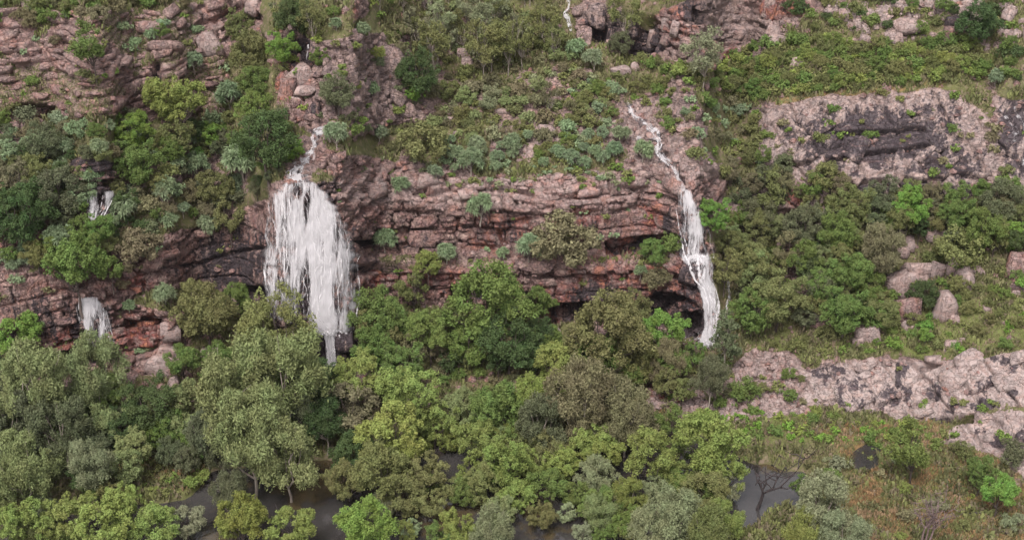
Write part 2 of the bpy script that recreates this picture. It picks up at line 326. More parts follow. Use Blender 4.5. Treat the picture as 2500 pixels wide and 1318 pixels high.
# ---------------------------------------------------------------- materials
def rock_material(name, attr=True):
    k = NT(name); geo = k.n('ShaderNodeNewGeometry').outputs['Position']
    oi = k.n('ShaderNodeObjectInfo')
    if attr:
        a1 = k.n('ShaderNodeVertexColor', layer_name='mask'); s1 = k.n('ShaderNodeSeparateColor'); k.l(a1.outputs[0], s1.inputs[0])
        a2 = k.n('ShaderNodeVertexColor', layer_name='mask2'); s2 = k.n('ShaderNodeSeparateColor'); k.l(a2.outputs[0], s2.inputs[0])
        rock, wet, red = s1.outputs[0], s1.outputs[1], s1.outputs[2]; pale, lush, rust = s2.outputs[0], s2.outputs[1], s2.outputs[2]  # wet also carries the painted shade of the recesses
    else:                                   # loose blocks carry their stone in the object colour: wet with recess shade, red, pale
        sc = k.n('ShaderNodeSeparateColor'); k.l(oi.outputs['Color'], sc.inputs[0]); wet, red, pale = sc.outputs[0], sc.outputs[1], sc.outputs[2]
    n1 = k.noise(.35, 6, geo, .65); n2 = k.noise(1.6, 6, geo, .7); n3 = k.noise(7, 4, geo, .7)
    streak = k.noise(1.0, 5, k.mapv(geo, (1.1, 1.1, .13)), .7)
    c = k.mix(k.ramp(n1, .35, .65), (.245, .160, .140), (.35, .248, .215))
    c = k.mix(k.ramp(n2, .42, .62), c, (.165, .112, .112))
    c = k.mix(k.math('MULTIPLY', k.ramp(n3, .55, .7), .55), c, (.42, .325, .295))
    c = k.mix(k.math('MULTIPLY', pale, k.ramp(n2, .25, .6)), c, (.31, .25, .235))
    # brick-red and orange fresh faces
    nr = k.noise(.8, 4, geo, .6, .4)
    c = k.mix(k.math('MULTIPLY', red, k.ramp(nr, .36, .52)), c, (.22, .072, .062))
    c = k.mix(k.math('MULTIPLY', red, k.ramp(nr, .54, .61)), c, (.40, .165, .10))
    # black varnish running down, shade painted into the recesses, and lichen
    vs_ = k.math('MULTIPLY', k.ramp(streak, .42, .62), k.ramp(n1, .3, .62))
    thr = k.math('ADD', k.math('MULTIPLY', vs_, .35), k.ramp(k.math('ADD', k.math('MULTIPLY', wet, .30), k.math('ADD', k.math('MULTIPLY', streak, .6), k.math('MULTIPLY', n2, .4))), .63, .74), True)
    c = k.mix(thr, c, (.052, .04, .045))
    c = k.mix(k.math('MULTIPLY', k.ramp(k.noise(3.1, 5, geo), .6, .72), .5), c, (.12, .125, .085))
    sp_ = k.noise(2.6, 7, k.mapv(geo, (1, 1, 1.8)), .78); c = k.mix(k.math('MULTIPLY', k.ramp(sp_, .54, .62), k.math('SUBTRACT', .72, k.math('MULTIPLY', pale, .45))), c, (.095, .066, .066))
    lv_ = k.noise(.9, 3, k.mapv(geo, (.35, .35, 5)), .6); c = k.mix(k.math('MULTIPLY', k.ramp(lv_, .55, .68), .45), c, (.14, .085, .082))
    if attr:
        g1 = k.noise(.5, 5, geo); g2 = k.noise(3.5, 4, geo, .75)
        s = k.mix(k.ramp(g2, .35, .65), (.07, .068, .03), (.12, .105, .052))
        s = k.mix(k.ramp(g1, .45, .62), s, (.09, .088, .035))
        s = k.mix(k.math('MULTIPLY', k.ramp(k.noise(1.7, 4, geo), .5, .64), .6), s, (.20, .14, .115))
        s = k.mix(k.math('MULTIPLY', lush, k.ramp(g2, .3, .6)), s, (.10, .12, .032))
        s = k.mix(k.math('MULTIPLY', rust, k.ramp(k.noise(1.2, 5, geo), .4, .6)), s, (.22, .14, .065))
        edge = k.math('ADD', rock, k.math('MULTIPLY', k.math('SUBTRACT', g2, .5), .9))
        c = k.mix(k.ramp(edge, .38, .56), s, c)
    b = k.n('ShaderNodeBsdfPrincipled'); k.l(c, b.inputs['Base Color'])
    rg = k.math('SUBTRACT', .85, k.math('MULTIPLY', wet, .35)); k.l(rg, b.inputs['Roughness'])
    b.inputs['Specular IOR Level'].default_value = .25
    vo = k.n('ShaderNodeTexVoronoi', feature='DISTANCE_TO_EDGE'); vo.inputs['Scale'].default_value = .9
    dv = k.n('ShaderNodeVectorMath', operation='ADD'); nc = k.n('ShaderNodeTexNoise'); nc.inputs['Scale'].default_value = 1.2; k.l(geo, nc.inputs['Vector'])
    k.l(k.mapv(geo, (1, 1, 2.2)), dv.inputs[0]); k.l(nc.outputs['Color'], dv.inputs[1]); k.l(dv.outputs[0], vo.inputs['Vector'])
    hgt = k.math('ADD', k.math('MULTIPLY', k.ramp(vo.outputs[0], 0, .07), k.math('MULTIPLY', k.math('SUBTRACT', 1.0, pale), k.math('MULTIPLY', k.ramp(n1, .4, .6), .13))), k.math('ADD', k.math('MULTIPLY', n2, .25), k.math('MULTIPLY', n3, .12)))
    def crack(sc_, mp, w_):
        return k.ramp(k.math('ABSOLUTE', k.math('SUBTRACT', k.noise(sc_, 3, k.mapv(geo, mp), .5, .3), .5)), 0, w_)
    hgt = k.math('ADD', hgt, k.math('ADD', k.math('MULTIPLY', crack(.7, (1, 1, 2.4), .03), .22), k.math('MULTIPLY', crack(1.1, (1.8, 1.8, .5), .035), .18)))
    hgt = k.math('MULTIPLY', hgt, k.math('SUBTRACT', 1.0, k.math('MULTIPLY', pale, .6)))
    bp = k.n('ShaderNodeBump'); bp.inputs['Strength'].default_value = 1.0; bp.inputs['Distance'].default_value = 1.0; k.l(k.math('MULTIPLY', hgt, rock) if attr else hgt, bp.inputs['Height'])
    k.l(bp.outputs[0], b.inputs['Normal']); k.l(b.outputs[0], k.out.inputs[0]); return k.m
M_TERR = rock_material('rock_and_soil'); M_ROCK = rock_material('sandstone', False)

def leaf_material():
    k = NT('leaves'); oi = k.n('ShaderNodeObjectInfo'); g = k.n('ShaderNodeNewGeometry')
    hsv = k.n('ShaderNodeHueSaturation'); hsv.inputs['Saturation'].default_value = .93; k.l(oi.outputs['Color'], hsv.inputs['Color'])
    tc = k.n('ShaderNodeTexCoord'); nz = k.noise(4.5, 3, tc.outputs['Object'])
    rn = g.outputs['Random Per Island']
    val = k.math('ADD', k.math('MULTIPLY', rn, .5), k.math('ADD', k.math('MULTIPLY', nz, .9), .36)); k.l(val, hsv.inputs['Value'])
    hue = k.math('ADD', k.math('MULTIPLY', k.math('SUBTRACT', nz, .5), .09), k.math('ADD', .49, k.math('MULTIPLY', oi.outputs['Random'], .02))); k.l(hue, hsv.inputs['Hue'])
    d = k.n('ShaderNodeBsdfPrincipled'); k.l(hsv.outputs[0], d.inputs['Base Color']); d.inputs['Roughness'].default_value = .7; d.inputs['Specular IOR Level'].default_value = .15
    t = k.n('ShaderNodeBsdfTranslucent'); k.l(hsv.outputs[0], t.inputs[0])
    mx = k.n('ShaderNodeMixShader'); mx.inputs[0].default_value = .22; k.l(d.outputs[0], mx.inputs[1]); k.l(t.outputs[0], mx.inputs[2]); k.l(mx.outputs[0], k.out.inputs[0])
    return k.m
M_LEAF = leaf_material()
def cover_material():
    k = NT('ground_cover'); a = k.n('ShaderNodeVertexColor', layer_name='mask')
    d = k.n('ShaderNodeBsdfPrincipled'); k.l(a.outputs[0], d.inputs['Base Color']); d.inputs['Roughness'].default_value = .75; d.inputs['Specular IOR Level'].default_value = .2
    k.l(d.outputs[0], k.out.inputs[0]); return k.m
M_COVER = cover_material()
def bark_material(name, c1, c2):
    k = NT(name); tc = k.n('ShaderNodeTexCoord').outputs['Object']; n = k.noise(9, 5, k.mapv(tc, (1, 1, .25)), .7)
    c = k.mix(k.ramp(n, .4, .62), c1, c2); b = k.n('ShaderNodeBsdfPrincipled'); k.l(c, b.inputs['Base Color']); b.inputs['Roughness'].default_value = .9
    k.l(b.outputs[0], k.out.inputs[0]); return k.m
M_BARK = bark_material('dark_bark', (.05, .036, .03), (.11, .085, .075)); M_PALE = bark_material('pale_bark', (.30, .26, .22), (.15, .115, .10))
M_BLACKB = bark_material('burnt_bark', (.018, .014, .015), (.05, .035, .035))
M_GREYW = bark_material('weathered_wood', (.17, .12, .115), (.08, .055, .055))
def water_material():
    k = NT('still_water'); geo = k.n('ShaderNodeNewGeometry').outputs['Position']
    b = k.n('ShaderNodeBsdfPrincipled'); b.inputs['Roughness'].default_value = .04; b.inputs['IOR'].default_value = 1.95
    c = k.mix(k.math('MULTIPLY', k.ramp(k.noise(.09, 5, geo, .7), .52, .60), .6), k.mix(k.ramp(k.noise(.12, 4, geo), .30, .72), (.03, .028, .03), (.07, .066, .066)), (.11, .078, .03)); k.l(c, b.inputs['Base Color'])
    bp = k.n('ShaderNodeBump'); bp.inputs['Strength'].default_value = .10; bp.inputs['Distance'].default_value = .1
    k.l(k.noise(2.2, 3, k.mapv(geo, (1, .5, 1))), bp.inputs['Height']); k.l(bp.outputs[0], b.inputs['Normal'])
    t = k.n('ShaderNodeBsdfTransparent'); t.inputs[0].default_value = (.55, .42, .3, 1)
    mx = k.n('ShaderNodeMixShader'); k.l(k.math('ADD', k.math('MULTIPLY', k.ramp(k.noise(.09, 3, geo), .45, .65), .0), .72), mx.inputs[0])
    k.l(t.outputs[0], mx.inputs[1]); k.l(b.outputs[0], mx.inputs[2]); k.l(mx.outputs[0], k.out.inputs[0]); return k.m
M_WATER = water_material()
def fall_material(name, base, gain, sx=46, sy=3.0, seed=0.0):
    k = NT(name); uv = k.n('ShaderNodeUVMap', uv_map='flow').outputs[0]
    off = k.n('ShaderNodeVectorMath', operation='ADD'); k.l(uv, off.inputs[0]); off.inputs[1].default_value = (seed, seed * 1.7, 0)
    n1 = k.noise(1, 5, k.mapv(off.outputs[0], (sx, sy, 1)), .6, .25); n2 = k.noise(1, 4, k.mapv(off.outputs[0], (sx * .32, sy * 1.3, 1)), .6, .5)
    n3 = k.noise(1, 3, k.mapv(off.outputs[0], (sx * 2.4, sy * 2.2, 1)), .6)
    a = k.math('ADD', k.math('MULTIPLY', n1, .5), k.math('ADD', k.math('MULTIPLY', n2, .4), k.math('MULTIPLY', n3, .3)))
    a = k.math('SUBTRACT', a, .05)
    va = k.n('ShaderNodeVertexColor', layer_name='mask'); sc = k.n('ShaderNodeSeparateColor'); k.l(va.outputs[0], sc.inputs[0])
    al = k.math('MULTIPLY', k.ramp(k.math('ADD', a, k.math('MULTIPLY', k.math('SUBTRACT', sc.outputs[0], .5), .5)), base, base + gain), k.math('MULTIPLY', sc.outputs[1], .66), True)
    d = k.n('ShaderNodeBsdfDiffuse'); d.inputs[0].default_value = (.62, .60, .62, 1)
    tl = k.n('ShaderNodeBsdfTranslucent'); tl.inputs[0].default_value = (.55, .53, .54, 1)
    m0 = k.n('ShaderNodeMixShader'); m0.inputs[0].default_value = .25; k.l(d.outputs[0], m0.inputs[1]); k.l(tl.outputs[0], m0.inputs[2])
    t = k.n('ShaderNodeBsdfTransparent'); mx = k.n('ShaderNodeMixShader'); k.l(al, mx.inputs[0]); k.l(t.outputs[0], mx.inputs[1]); k.l(m0.outputs[0], mx.inputs[2])
    k.l(mx.outputs[0], k.out.inputs[0]); return k.m
M_SHEET = fall_material('falling_water', .47, .20); M_SHEET2 = fall_material('falling_water_front', .51, .16, 34, 2.6, 3.3)
M_STREAM = fall_material('running_water', .40, .2, 5, 7, 1.1)
def strand_material():
    k = NT('water_strands'); d = k.n('ShaderNodeBsdfDiffuse'); d.inputs[0].default_value = (.66, .64, .655, 1)
    g = k.n('ShaderNodeNewGeometry'); t = k.n('ShaderNodeBsdfTransparent'); mx = k.n('ShaderNodeMixShader')
    n = k.noise(2.2, 3, k.mapv(g.outputs['Position'], (1.6, 1.6, .5)))
    al = k.math('MULTIPLY', k.ramp(n, .36, .6), k.math('ADD', .08, k.math('MULTIPLY', g.outputs['Random Per Island'], .5))); k.l(al, mx.inputs[0])
    k.l(t.outputs[0], mx.inputs[1]); k.l(d.outputs[0], mx.inputs[2]); k.l(mx.outputs[0], k.out.inputs[0]); return k.m
M_STRAND = strand_material()

# ---------------------------------------------------------------- material masks of the ground
def blob(lst, sc=1.0):
    m = np.zeros(U.shape)
    for (u, v, ru, rv, a) in lst: m = np.maximum(m, a * np.exp(-(((U - u) / ru) ** 2 + ((V - v) / rv) ** 2) ** 1.5))
    return m
m_red = blob([(1590, 530, 35, 45, 1), (1430, 530, 50, 25, .9), (1330, 570, 70, 22, 1), (1500, 700, 160, 70, .75), (1400, 730, 120, 50, .8), (1680, 700, 60, 90, .8), (930, 690, 60, 22, 1), (900, 520, 60, 40, .35),
              (1150, 700, 120, 40, .7), (160, 830, 40, 40, .9), (340, 810, 70, 50, 1), (340, 690, 40, 25, .9), (230, 455, 60, 12, .9), (120, 720, 30, 60, .5), (700, 200, 60, 70, .6), (1200, 590, 70, 40, .7),
              (1600, 940, 60, 60, .7), (1620, 980, 60, 30, .9), (1250, 550, 200, 30, .6), (1600, 640, 60, 40, .8), (1050, 680, 150, 30, .7), (2310, 90, 30, 40, .5), (1650, 60, 60, 60, .6), (1900, 15, 70, 25, .8), (1780, 130, 60, 25, .7), (440, 950, 60, 60, .5),
              (1940, 480, 30, 30, .8), (1540, 600, 80, 25, .9), (20, 600, 60, 60, .4), (860, 30, 15, 30, .9), (500, 130, 60, 40, .35), (1340, 770, 60, 30, .6)])
m_red = np.maximum(m_red, .22 * (m_cliff + m_ul * .9)) * (1 + .3 * (vn2(U / 30, V / 20, 55) - .5))
m_wet_shade = blob([(760, 650, 120, 240, 1), (220, 800, 60, 90, .9), (570, 640, 110, 110, .85), (480, 620, 90, 90, .6), (240, 500, 60, 70, 1), (1695, 650, 60, 220, .85), (230, 390, 90, 60, .8), (1180, 560, 90, 35, .5),
              (2130, 335, 230, 85, 1.1), (2280, 300, 110, 90, .7), (2300, 400, 140, 60, .8), (2060, 400, 160, 60, .6), (1930, 300, 60, 50, .5), (2490, 330, 70, 160, .95), (2200, 470, 300, 40, .8), (1640, 740, 70, 70, .6),
              (1500, 70, 90, 60, .8), (1580, 110, 60, 50, .8), (740, 130, 50, 70, .8), (1470, 725, 130, 40, .8), (1180, 720, 120, 30, .7), (1250, 560, 60, 40, .6), (1450, 560, 60, 30, .6), (1630, 540, 25, 60, .7), (1340, 520, 60, 30, .4), (1000, 600, 140, 45, .45), (80, 780, 120, 100, .6), (2090, 950, 200, 60, .35), (900, 560, 50, 60, .5),
              (810, 860, 90, 70, 1), (1690, 30, 40, 50, .8), (1400, 560, 180, 40, .45), (760, 300, 40, 60, .5), (1600, 340, 50, 80, .35), (320, 180, 160, 90, .3), (2350, 980, 150, 40, .35)])
m_wet_shade = np.maximum(m_wet_shade, m_shelf * .72 * sstep(.58, .72, vn2(U / 38, V / 30, 123)))
m_wet_shade = np.clip(np.maximum(m_wet_shade, .7 * m_strm) + m_cave * .6, 0, 1)  # wet stream beds, plus shade painted into the recesses under overhangs
m_pale = np.clip(m_shelf * 1.0 + m_rub * .8 + m_top2 * .8 + m_dome * .75 + m_gorge * .45 + m_top * .4 + blob([(1200, 460, 520, 50, 1), (900, 430, 120, 40, .6), (1350, 360, 120, 60, .6), (390, 890, 60, 60, .7), (1450, 470, 250, 50, .5), (250, 120, 350, 120, .4), (900, 200, 150, 120, .4), (430, 60, 200, 60, .5)]), 0, 1)
m_lush = np.clip(soft([A_RIGHTG, [(1700, 1020), (1900, 1000), (2250, 1030), (2150, 1080), (1800, 1080)], [(320, 1110), (520, 1110), (520, 1200), (350, 1215)]], 14, 10) + .35 * (vn2(U / 90, V / 50, 77) > .55), 0, 1)
m_rust = np.clip(soft([[(2000, 1030), (2300, 1040), (2480, 1170), (2800, 1250), (2800, 1500), (1750, 1500), (1950, 1250), (2120, 1200)], [(1860, 235), (2130, 212), (2330, 200), (2300, 216), (2120, 232), (1870, 258)]], 14, 5) * 1.0 +
                 blob([(420, 1150, 90, 40, .4), (1600, 960, 60, 50, .5), (1300, 270, 200, 20, .5)]), 0, 1)
ones = np.ones(U.shape)
MASK = np.stack([m_rock, m_wet_shade, m_red, ones], -1); MASK2 = np.stack([m_pale, m_lush, m_rust, ones], -1)

# ---------------------------------------------------------------- the ground, in the pieces one would name
reg = np.zeros(U.shape, int)                                            # 0 hillside
reg[(V > foot)] = 1; reg[(V <= foot) & (V > 740)] = 2
for p in (A_LOW, A_STEP, A_FALL, A_TOPC, A_UPC, A_LEDGE, A_LOWC, A_SECF): reg[inpoly(p, U, V)] = 3
for p in (A_ULC, A_ULT): reg[inpoly(p, U, V)] = 4
for p in (A_PINN,): reg[inpoly(p, U, V)] = 5
for p in (A_DOME, A_RSTEP, A_FARR): reg[inpoly(p, U, V)] = 6
for p in (A_SHELF, A_SHELF2): reg[inpoly(p, U, V)] = 7
NAMES = ['hillside', 'riverbank', 'talus_slope', 'cliff', 'upper_cliff', 'rock_outcrop', 'rock_dome', 'rock_shelf']
idx = np.arange(NU * NV).reshape(NV, NU)
quads = np.stack([idx[:-1, :-1], idx[:-1, 1:], idx[1:, 1:], idx[1:, :-1]], -1).reshape(-1, 4); qreg = reg[:-1, :-1].ravel()
PV = P1.reshape(-1, 3); M1 = MASK.reshape(-1, 4); M2 = MASK2.reshape(-1, 4); SETTING = {}
for r, nm in enumerate(NAMES):
    f = quads[qreg == r]; uq, inv = np.unique(f, return_inverse=True)
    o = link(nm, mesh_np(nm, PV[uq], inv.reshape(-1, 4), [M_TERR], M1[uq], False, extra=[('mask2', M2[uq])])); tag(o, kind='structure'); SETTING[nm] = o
# the plateau behind and the valley floor around, out to the horizon
top = P1[-1]; n = len(us); far = top.copy(); far[:, 1] += 180; far[:, 0] *= 1.8; far[:, 2] += 12
fv = np.concatenate([top, far]); ff = np.stack([np.arange(n - 1), np.arange(1, n), np.arange(n + 1, 2 * n), np.arange(n, 2 * n - 1)], -1)
zc = np.tile([[0, 0, 0, 1.0]], (len(fv), 1)); tag(link('plateau', mesh_np('plateau', fv, ff, [M_TERR], zc, extra=[('mask2', zc)])), kind='structure')
fl = np.array([[-500, -250, -3], [500, -250, -3], [500, 500, -3], [-500, 500, -3]], float); zc = np.tile([[0, 0, 0, 1.0]], (4, 1))
tag(link('valley_floor', mesh_np('valley_floor', fl, np.array([[0, 1, 2, 3]]), [M_TERR], zc, extra=[('mask2', zc)])), kind='structure')
wv = np.array([[-160, -40, 0], [160, -40, 0], [160, 150, 0], [-160, 150, 0]], float)
tag(link('water', mesh_np('water', wv, np.array([[0, 1, 2, 3]]), [M_WATER])), kind='structure')

# damp air over the valley (thin)
def haze_box(x0, x1, y0, y1, z0, z1):
    v = np.array([[x, y, z] for z in (z0, z1) for y in (y0, y1) for x in (x0, x1)], float)
    f = np.array([[0, 2, 3, 1], [4, 5, 7, 6], [0, 1, 5, 4], [2, 6, 7, 3], [0, 4, 6, 2], [1, 3, 7, 5]])
    k = NT('damp_air'); p = k.n('ShaderNodeVolumePrincipled'); p.inputs['Color'].default_value = (.92, .90, .93, 1); p.inputs['Density'].default_value = .00005; p.inputs['Anisotropy'].default_value = .2
    k.l(p.outputs[0], k.out.inputs['Volume']); tag(link('haze', mesh_np('haze', v, f, [k.m])), 'thin damp air over the valley', None, None, 'stuff')
haze_box(-520, 520, -270, 620, -4, max(float(P1[..., 2].max()) + 60, 110))
# ---------------------------------------------------------------- blocks and boulders
def rock_mesh(seed, boxy=.75, n=5):
    r = np.random.default_rng(seed); g = np.linspace(-1, 1, n); vmap = {}; V_, F_ = [], []
    def vid(p):
        key = tuple(np.round(p, 4))
        if key not in vmap: vmap[key] = len(V_); V_.append(p)
        return vmap[key]
    for ax in range(3):
        for sg in (-1, 1):
            for i in range(n - 1):
                for j in range(n - 1):
                    q = []
                    for (a, b) in ((g[i], g[j]), (g[i + 1], g[j]), (g[i + 1], g[j + 1]), (g[i], g[j + 1])):
                        p = [0, 0, 0]; p[ax] = sg; p[(ax + 1) % 3] = a; p[(ax + 2) % 3] = b; q.append(vid(tuple(p)))
                    F_.append(q if sg > 0 else q[::-1])
    v = np.array(V_, float); sph = v / np.linalg.norm(v, axis=1, keepdims=True)
    v = v * boxy + sph * (1 - boxy) * 1.1; v[:, 0] += v[:, 2] * r.uniform(-.3, .3)
    for _ in range(8):                      # split faces: cut by random planes
        d = r.normal(size=3); d /= np.linalg.norm(d); h = r.uniform(.66, 1.1); s = v @ d; v = v - np.maximum(s - h, 0)[:, None] * d
    v += (vn(v[:, 0] * 2 + seed, v[:, 1] * 2, v[:, 2] * 2, seed) - .5)[:, None] * sph * .16
    v *= .5
    return mesh_np('rock', v, np.array(F_), [M_ROCK], smooth=False)
RB = [rock_mesh(100 + i, .95, 4) for i in range(12)]; RR = [rock_mesh(200 + i, .68, 5) for i in range(12)]
def frame_at(u, v):
    n = samp(N0, u, v); return n / np.linalg.norm(n)
def place_rock(name, me, u, v, wpx, hpx, depth=.8, sink=.3, parent=None, roll=0.0, upright=False):
    p = ground_pt(u, v); _, _, f = proj(p); s = f / FPX; n = frame_at(u, v)
    o = bpy.data.objects.new(name, me); COL.objects.link(o)
    if parent: o.parent = parent
    hz = hpx * s / max(.45, math.cos(math.radians(25))); w = wpx * s; dd = max(w, hz) * depth
    if upright: n = np.array([n[0] * .3, -1, .15]); n /= np.linalg.norm(n)
    q = Vector((-n[0], -n[1], -n[2])).to_track_quat('Y', 'Z'); o.rotation_mode = 'QUATERNION'
    from mathutils import Quaternion
    o.rotation_quaternion = q @ Quaternion((0, 1, 0), roll)
    o.scale = (w, dd, hz); c = p + n * dd * (.5 - sink); o.location = c
    m = samp(MASK, u, v); m2 = samp(MASK2, u, v); o.color = (min(1, m[1] * .8), min(1, m[2]), min(1, m2[0]), 1)
    return o
def scatter_blocks(parent, polys, count, wr, ar, meshes, roll, name='rock_block', seed=1, sink=.62):
    r = np.random.default_rng(seed); k = 0; tries = 0
    xs = [p[0] for q in polys for p in q]; ys = [p[1] for q in polys for p in q]; lo, hi = max(min(xs), -30), min(max(xs), 2530); taken = []
    while k < count and tries < count * 30:
        tries += 1; u, v = r.uniform(lo, hi), r.uniform(max(min(ys), -10), max(ys))
        if not any(inpoly(q, np.array([u]), np.array([v]))[0] for q in polys): continue
        if in_water_path(u, v) or any(inpoly(q, np.array([u]), np.array([v]))[0] for q in PANELS): continue
        wpx = r.uniform(*wr) * (.7 + .6 * r.random()); wpx *= 1 + .7 * (r.random() < .2); hpx = wpx * r.uniform(*ar)
        if any(abs(u - a) < (wpx + c) * .42 and abs(v - b) < (hpx + d) * .42 for a, b, c, d in taken): continue
        taken.append((u, v, wpx, hpx))
        place_rock(name, meshes[int(r.integers(len(meshes)))], u, v, wpx, hpx, r.uniform(.45, .8), sink + r.uniform(-.12, .12), parent, roll + r.normal() * .08); k += 1
# ---------------------------------------------------------------- falling and running water
FALLS = {
 'main': [(447, 700, 768), (470, 668, 795), (500, 662, 822), (550, 660, 850), (600, 657, 864), (630, 655, 868), (700, 652, 868), (745, 650, 866), (772, 655, 864), (800, 752, 858), (812, 775, 855)],
 'plume': [(806, 790, 816), (840, 794, 818), (880, 797, 822), (905, 798, 822)],
 'second': [(463, 1658, 1684), (500, 1652, 1697), (550, 1655, 1713), (600, 1660, 1724), (632, 1664, 1730), (650, 1678, 1730), (680, 1690, 1728), (705, 1706, 1738), (740, 1714, 1746), (790, 1716, 1748), (815, 1712, 1748), (842, 1702, 1746)],
 'lowleft': [(722, 192, 240), (745, 190, 252), (770, 196, 260), (800, 204, 268), (830, 212, 276), (862, 220, 286)],
 'upleft': [(466, 224, 268), (490, 222, 266), (520, 218, 256), (548, 212, 246)],
}
def edges(tab, v):
    a = np.array(tab); return np.interp(v, a[:, 0], a[:, 1]), np.interp(v, a[:, 0], a[:, 2])
def in_water_path(u, v):
    for t in FALLS.values() if float(near_stream(u, v)) > 11 else [[(-999, 0, 9999), (9999, 0, 9999)]]:
        if t[0][0] - 12 < v < t[-1][0] + 6:
            l, r_ = edges(t, v)
            if l - 8 < u < r_ + 8: return True
    return False
def fall_sheet(name, tab, mat, parent, off, nu=60, nv=90, dens=None, widen=0):
    v0, v1 = tab[0][0], tab[-1][0]; vv = np.linspace(v0, v1, nv); s = np.linspace(0, 1, nu); L, Rr = edges(tab, vv)
    L = L + (vn2(vv / 9, vv * 0, 5) - .5) * (Rr - L) * .10; Rr = Rr + (vn2(vv / 9, vv * 0, 6) - .5) * (Rr - L) * .10; GU = L[:, None] + (Rr - L)[:, None] * s[None]; GV = np.repeat(vv[:, None], nu, 1)
    p = samp(PB, GU, GV) + samp(N0, GU, GV) * off + samp(N0, GU, GV) * .12 * (vn2(GU / 6, GV / 16, 5)[..., None] - .5)
    idx = np.arange(nu * nv).reshape(nv, nu); f = np.stack([idx[1:, :-1], idx[1:, 1:], idx[:-1, 1:], idx[:-1, :-1]], -1).reshape(-1, 4)
    d = dens(GU, GV) if dens else .5 + 0 * GU
    ed = sstep(0, .12, s) * sstep(0, .12, 1 - s); al = ed[None] * np.ones((nv, 1)) * (.6 + .4 * sstep(v0 - 1, v0 + 6, GV)) * sstep(0, 8, v1 - GV + 2)
    c = np.stack([d, al, d, 1 + 0 * d], -1).reshape(-1, 4)
    me = mesh_np(name, p.reshape(-1, 3), f, [mat], c, True); uvl = me.uv_layers.new(name='flow')
    uvv = np.stack([(GU - 700) / 220, -(GV - 400) / 220], -1).reshape(-1, 2)[f.ravel()]
    uvl.data.foreach_set('uv', np.ascontiguousarray(uvv, np.float32).ravel())
    return link(name, me, parent)
def strands(name, tab, parent, n, seed, wr=(.025, .085), lr=(.15, .7), off=.5, starts=None):
    r = np.random.default_rng(seed); v0, v1 = tab[0][0], tab[-1][0]; VV, FF = [], []; base = 0
    for i in range(n):
        a = r.uniform(0, 1); va = v0 + (v1 - v0) * r.uniform(0, .8) if starts is None or r.random() < .5 else starts[int(r.integers(len(starts)))] + r.normal() * 3
        ln = (v1 - v0) * r.uniform(*lr); vb = min(v1, va + ln); m = max(5, int((vb - va) / 6)); vv = np.linspace(va, vb, m)
        L, Rr = edges(tab, vv); wig = (vn2(vv / 22, vv * 0 + i, seed) - .5) * .07; uu = L + (Rr - L) * np.clip(a + wig, 0.0, 1.0)
        p = samp(PB, uu, vv) + samp(N0, uu, vv) * (off + r.uniform(-.1, .25)); wd = r.uniform(*wr) * (.35 + .65 * np.sin(np.linspace(.15, math.pi - .15, m)))
        q = np.stack([p, p], 1); q[:, 0, 0] -= wd; q[:, 1, 0] += wd; q[:, 1, 1] += wd * r.uniform(-.6, .6)
        VV.append(q.reshape(-1, 3)); k = np.arange(m - 1) * 2 + base; FF.append(np.stack([k + 2, k + 3, k + 1, k], -1)); base += m * 2
    return link(name, mesh_np(name, np.concatenate(VV), np.concatenate(FF), [M_STRAND], smooth=True), parent)
def holes(lst, base):
    def f(GU, GV):
        d = base + 0 * GU
        for (u, v, ru, rv, a) in lst: d = d + a * np.exp(-((GU - u) / ru) ** 2 - ((GV - v) / rv) ** 2)
        return np.clip(d, -1.2, 1.5)
    return f
def fall(name, key, label, cat, n, seed, dens, starts=None, off=.35, wr=(.025, .08), widen=0, par=None):
    t = FALLS[key]; p = ground_pt((t[-1][1] + t[-1][2]) / 2, t[-1][0])
    root = par or tag(empty(name), label, cat)
    a = fall_sheet('water_sheet', t, M_SHEET, root, off, dens=dens, widen=widen); b = fall_sheet('water_sheet', t, M_SHEET2, root, off + .28, dens=dens, widen=widen)
    c = strands('water_strands', t, root, n, seed, wr, off=off + .3, starts=starts)
    return root
mf = fall('waterfall', 'main', 'widest white waterfall fanning down the dark cliff, left of the middle', 'waterfall', 80, 3,
     holes([(725, 468, 8, 12, -1.0), (750, 488, 7, 16, -.6), (672, 530, 5, 60, -.3), (690, 640, 12, 60, -.25), (745, 715, 10, 55, -1.1), (822, 735, 10, 40, -.3), (800, 622, 60, 10, .05), (735, 540, 45, 60, .25), (790, 520, 25, 60, .3),
            (700, 632, 40, 9, .05), (790, 790, 25, 40, .45), (838, 560, 8, 30, -.1), (760, 640, 50, 60, .2), (800, 690, 10, 100, .4), (845, 680, 8, 40, -.15), (745, 520, 7, 40, -.5), (770, 730, 14, 80, .35), (735, 770, 10, 30, -.8), (845, 700, 18, 110, .12), (680, 690, 22, 70, .15), (700, 560, 7, 70, -.14), (785, 580, 5, 60, -.16), (822, 570, 7, 50, -.12), (690, 690, 8, 40, -.15)], .53), starts=[450, 470, 622])
fall('', 'plume', '', '', 30, 4, holes([], .75), par=mf, wr=(.04, .12))
f2_ = fall('waterfall', 'second', 'narrow white waterfall bending over a dark bulge right of the middle', 'waterfall', 26, 6,
     holes([(1690, 480, 12, 30, .4), (1662, 530, 8, 60, -.3), (1700, 560, 14, 60, .2), (1700, 635, 25, 10, .7), (1698, 650, 8, 12, -.9), (1720, 720, 14, 60, .5), (1712, 600, 6, 30, -.3), (1725, 820, 25, 25, .3)], .42), starts=[630, 640, 690], wr=(.04, .14))
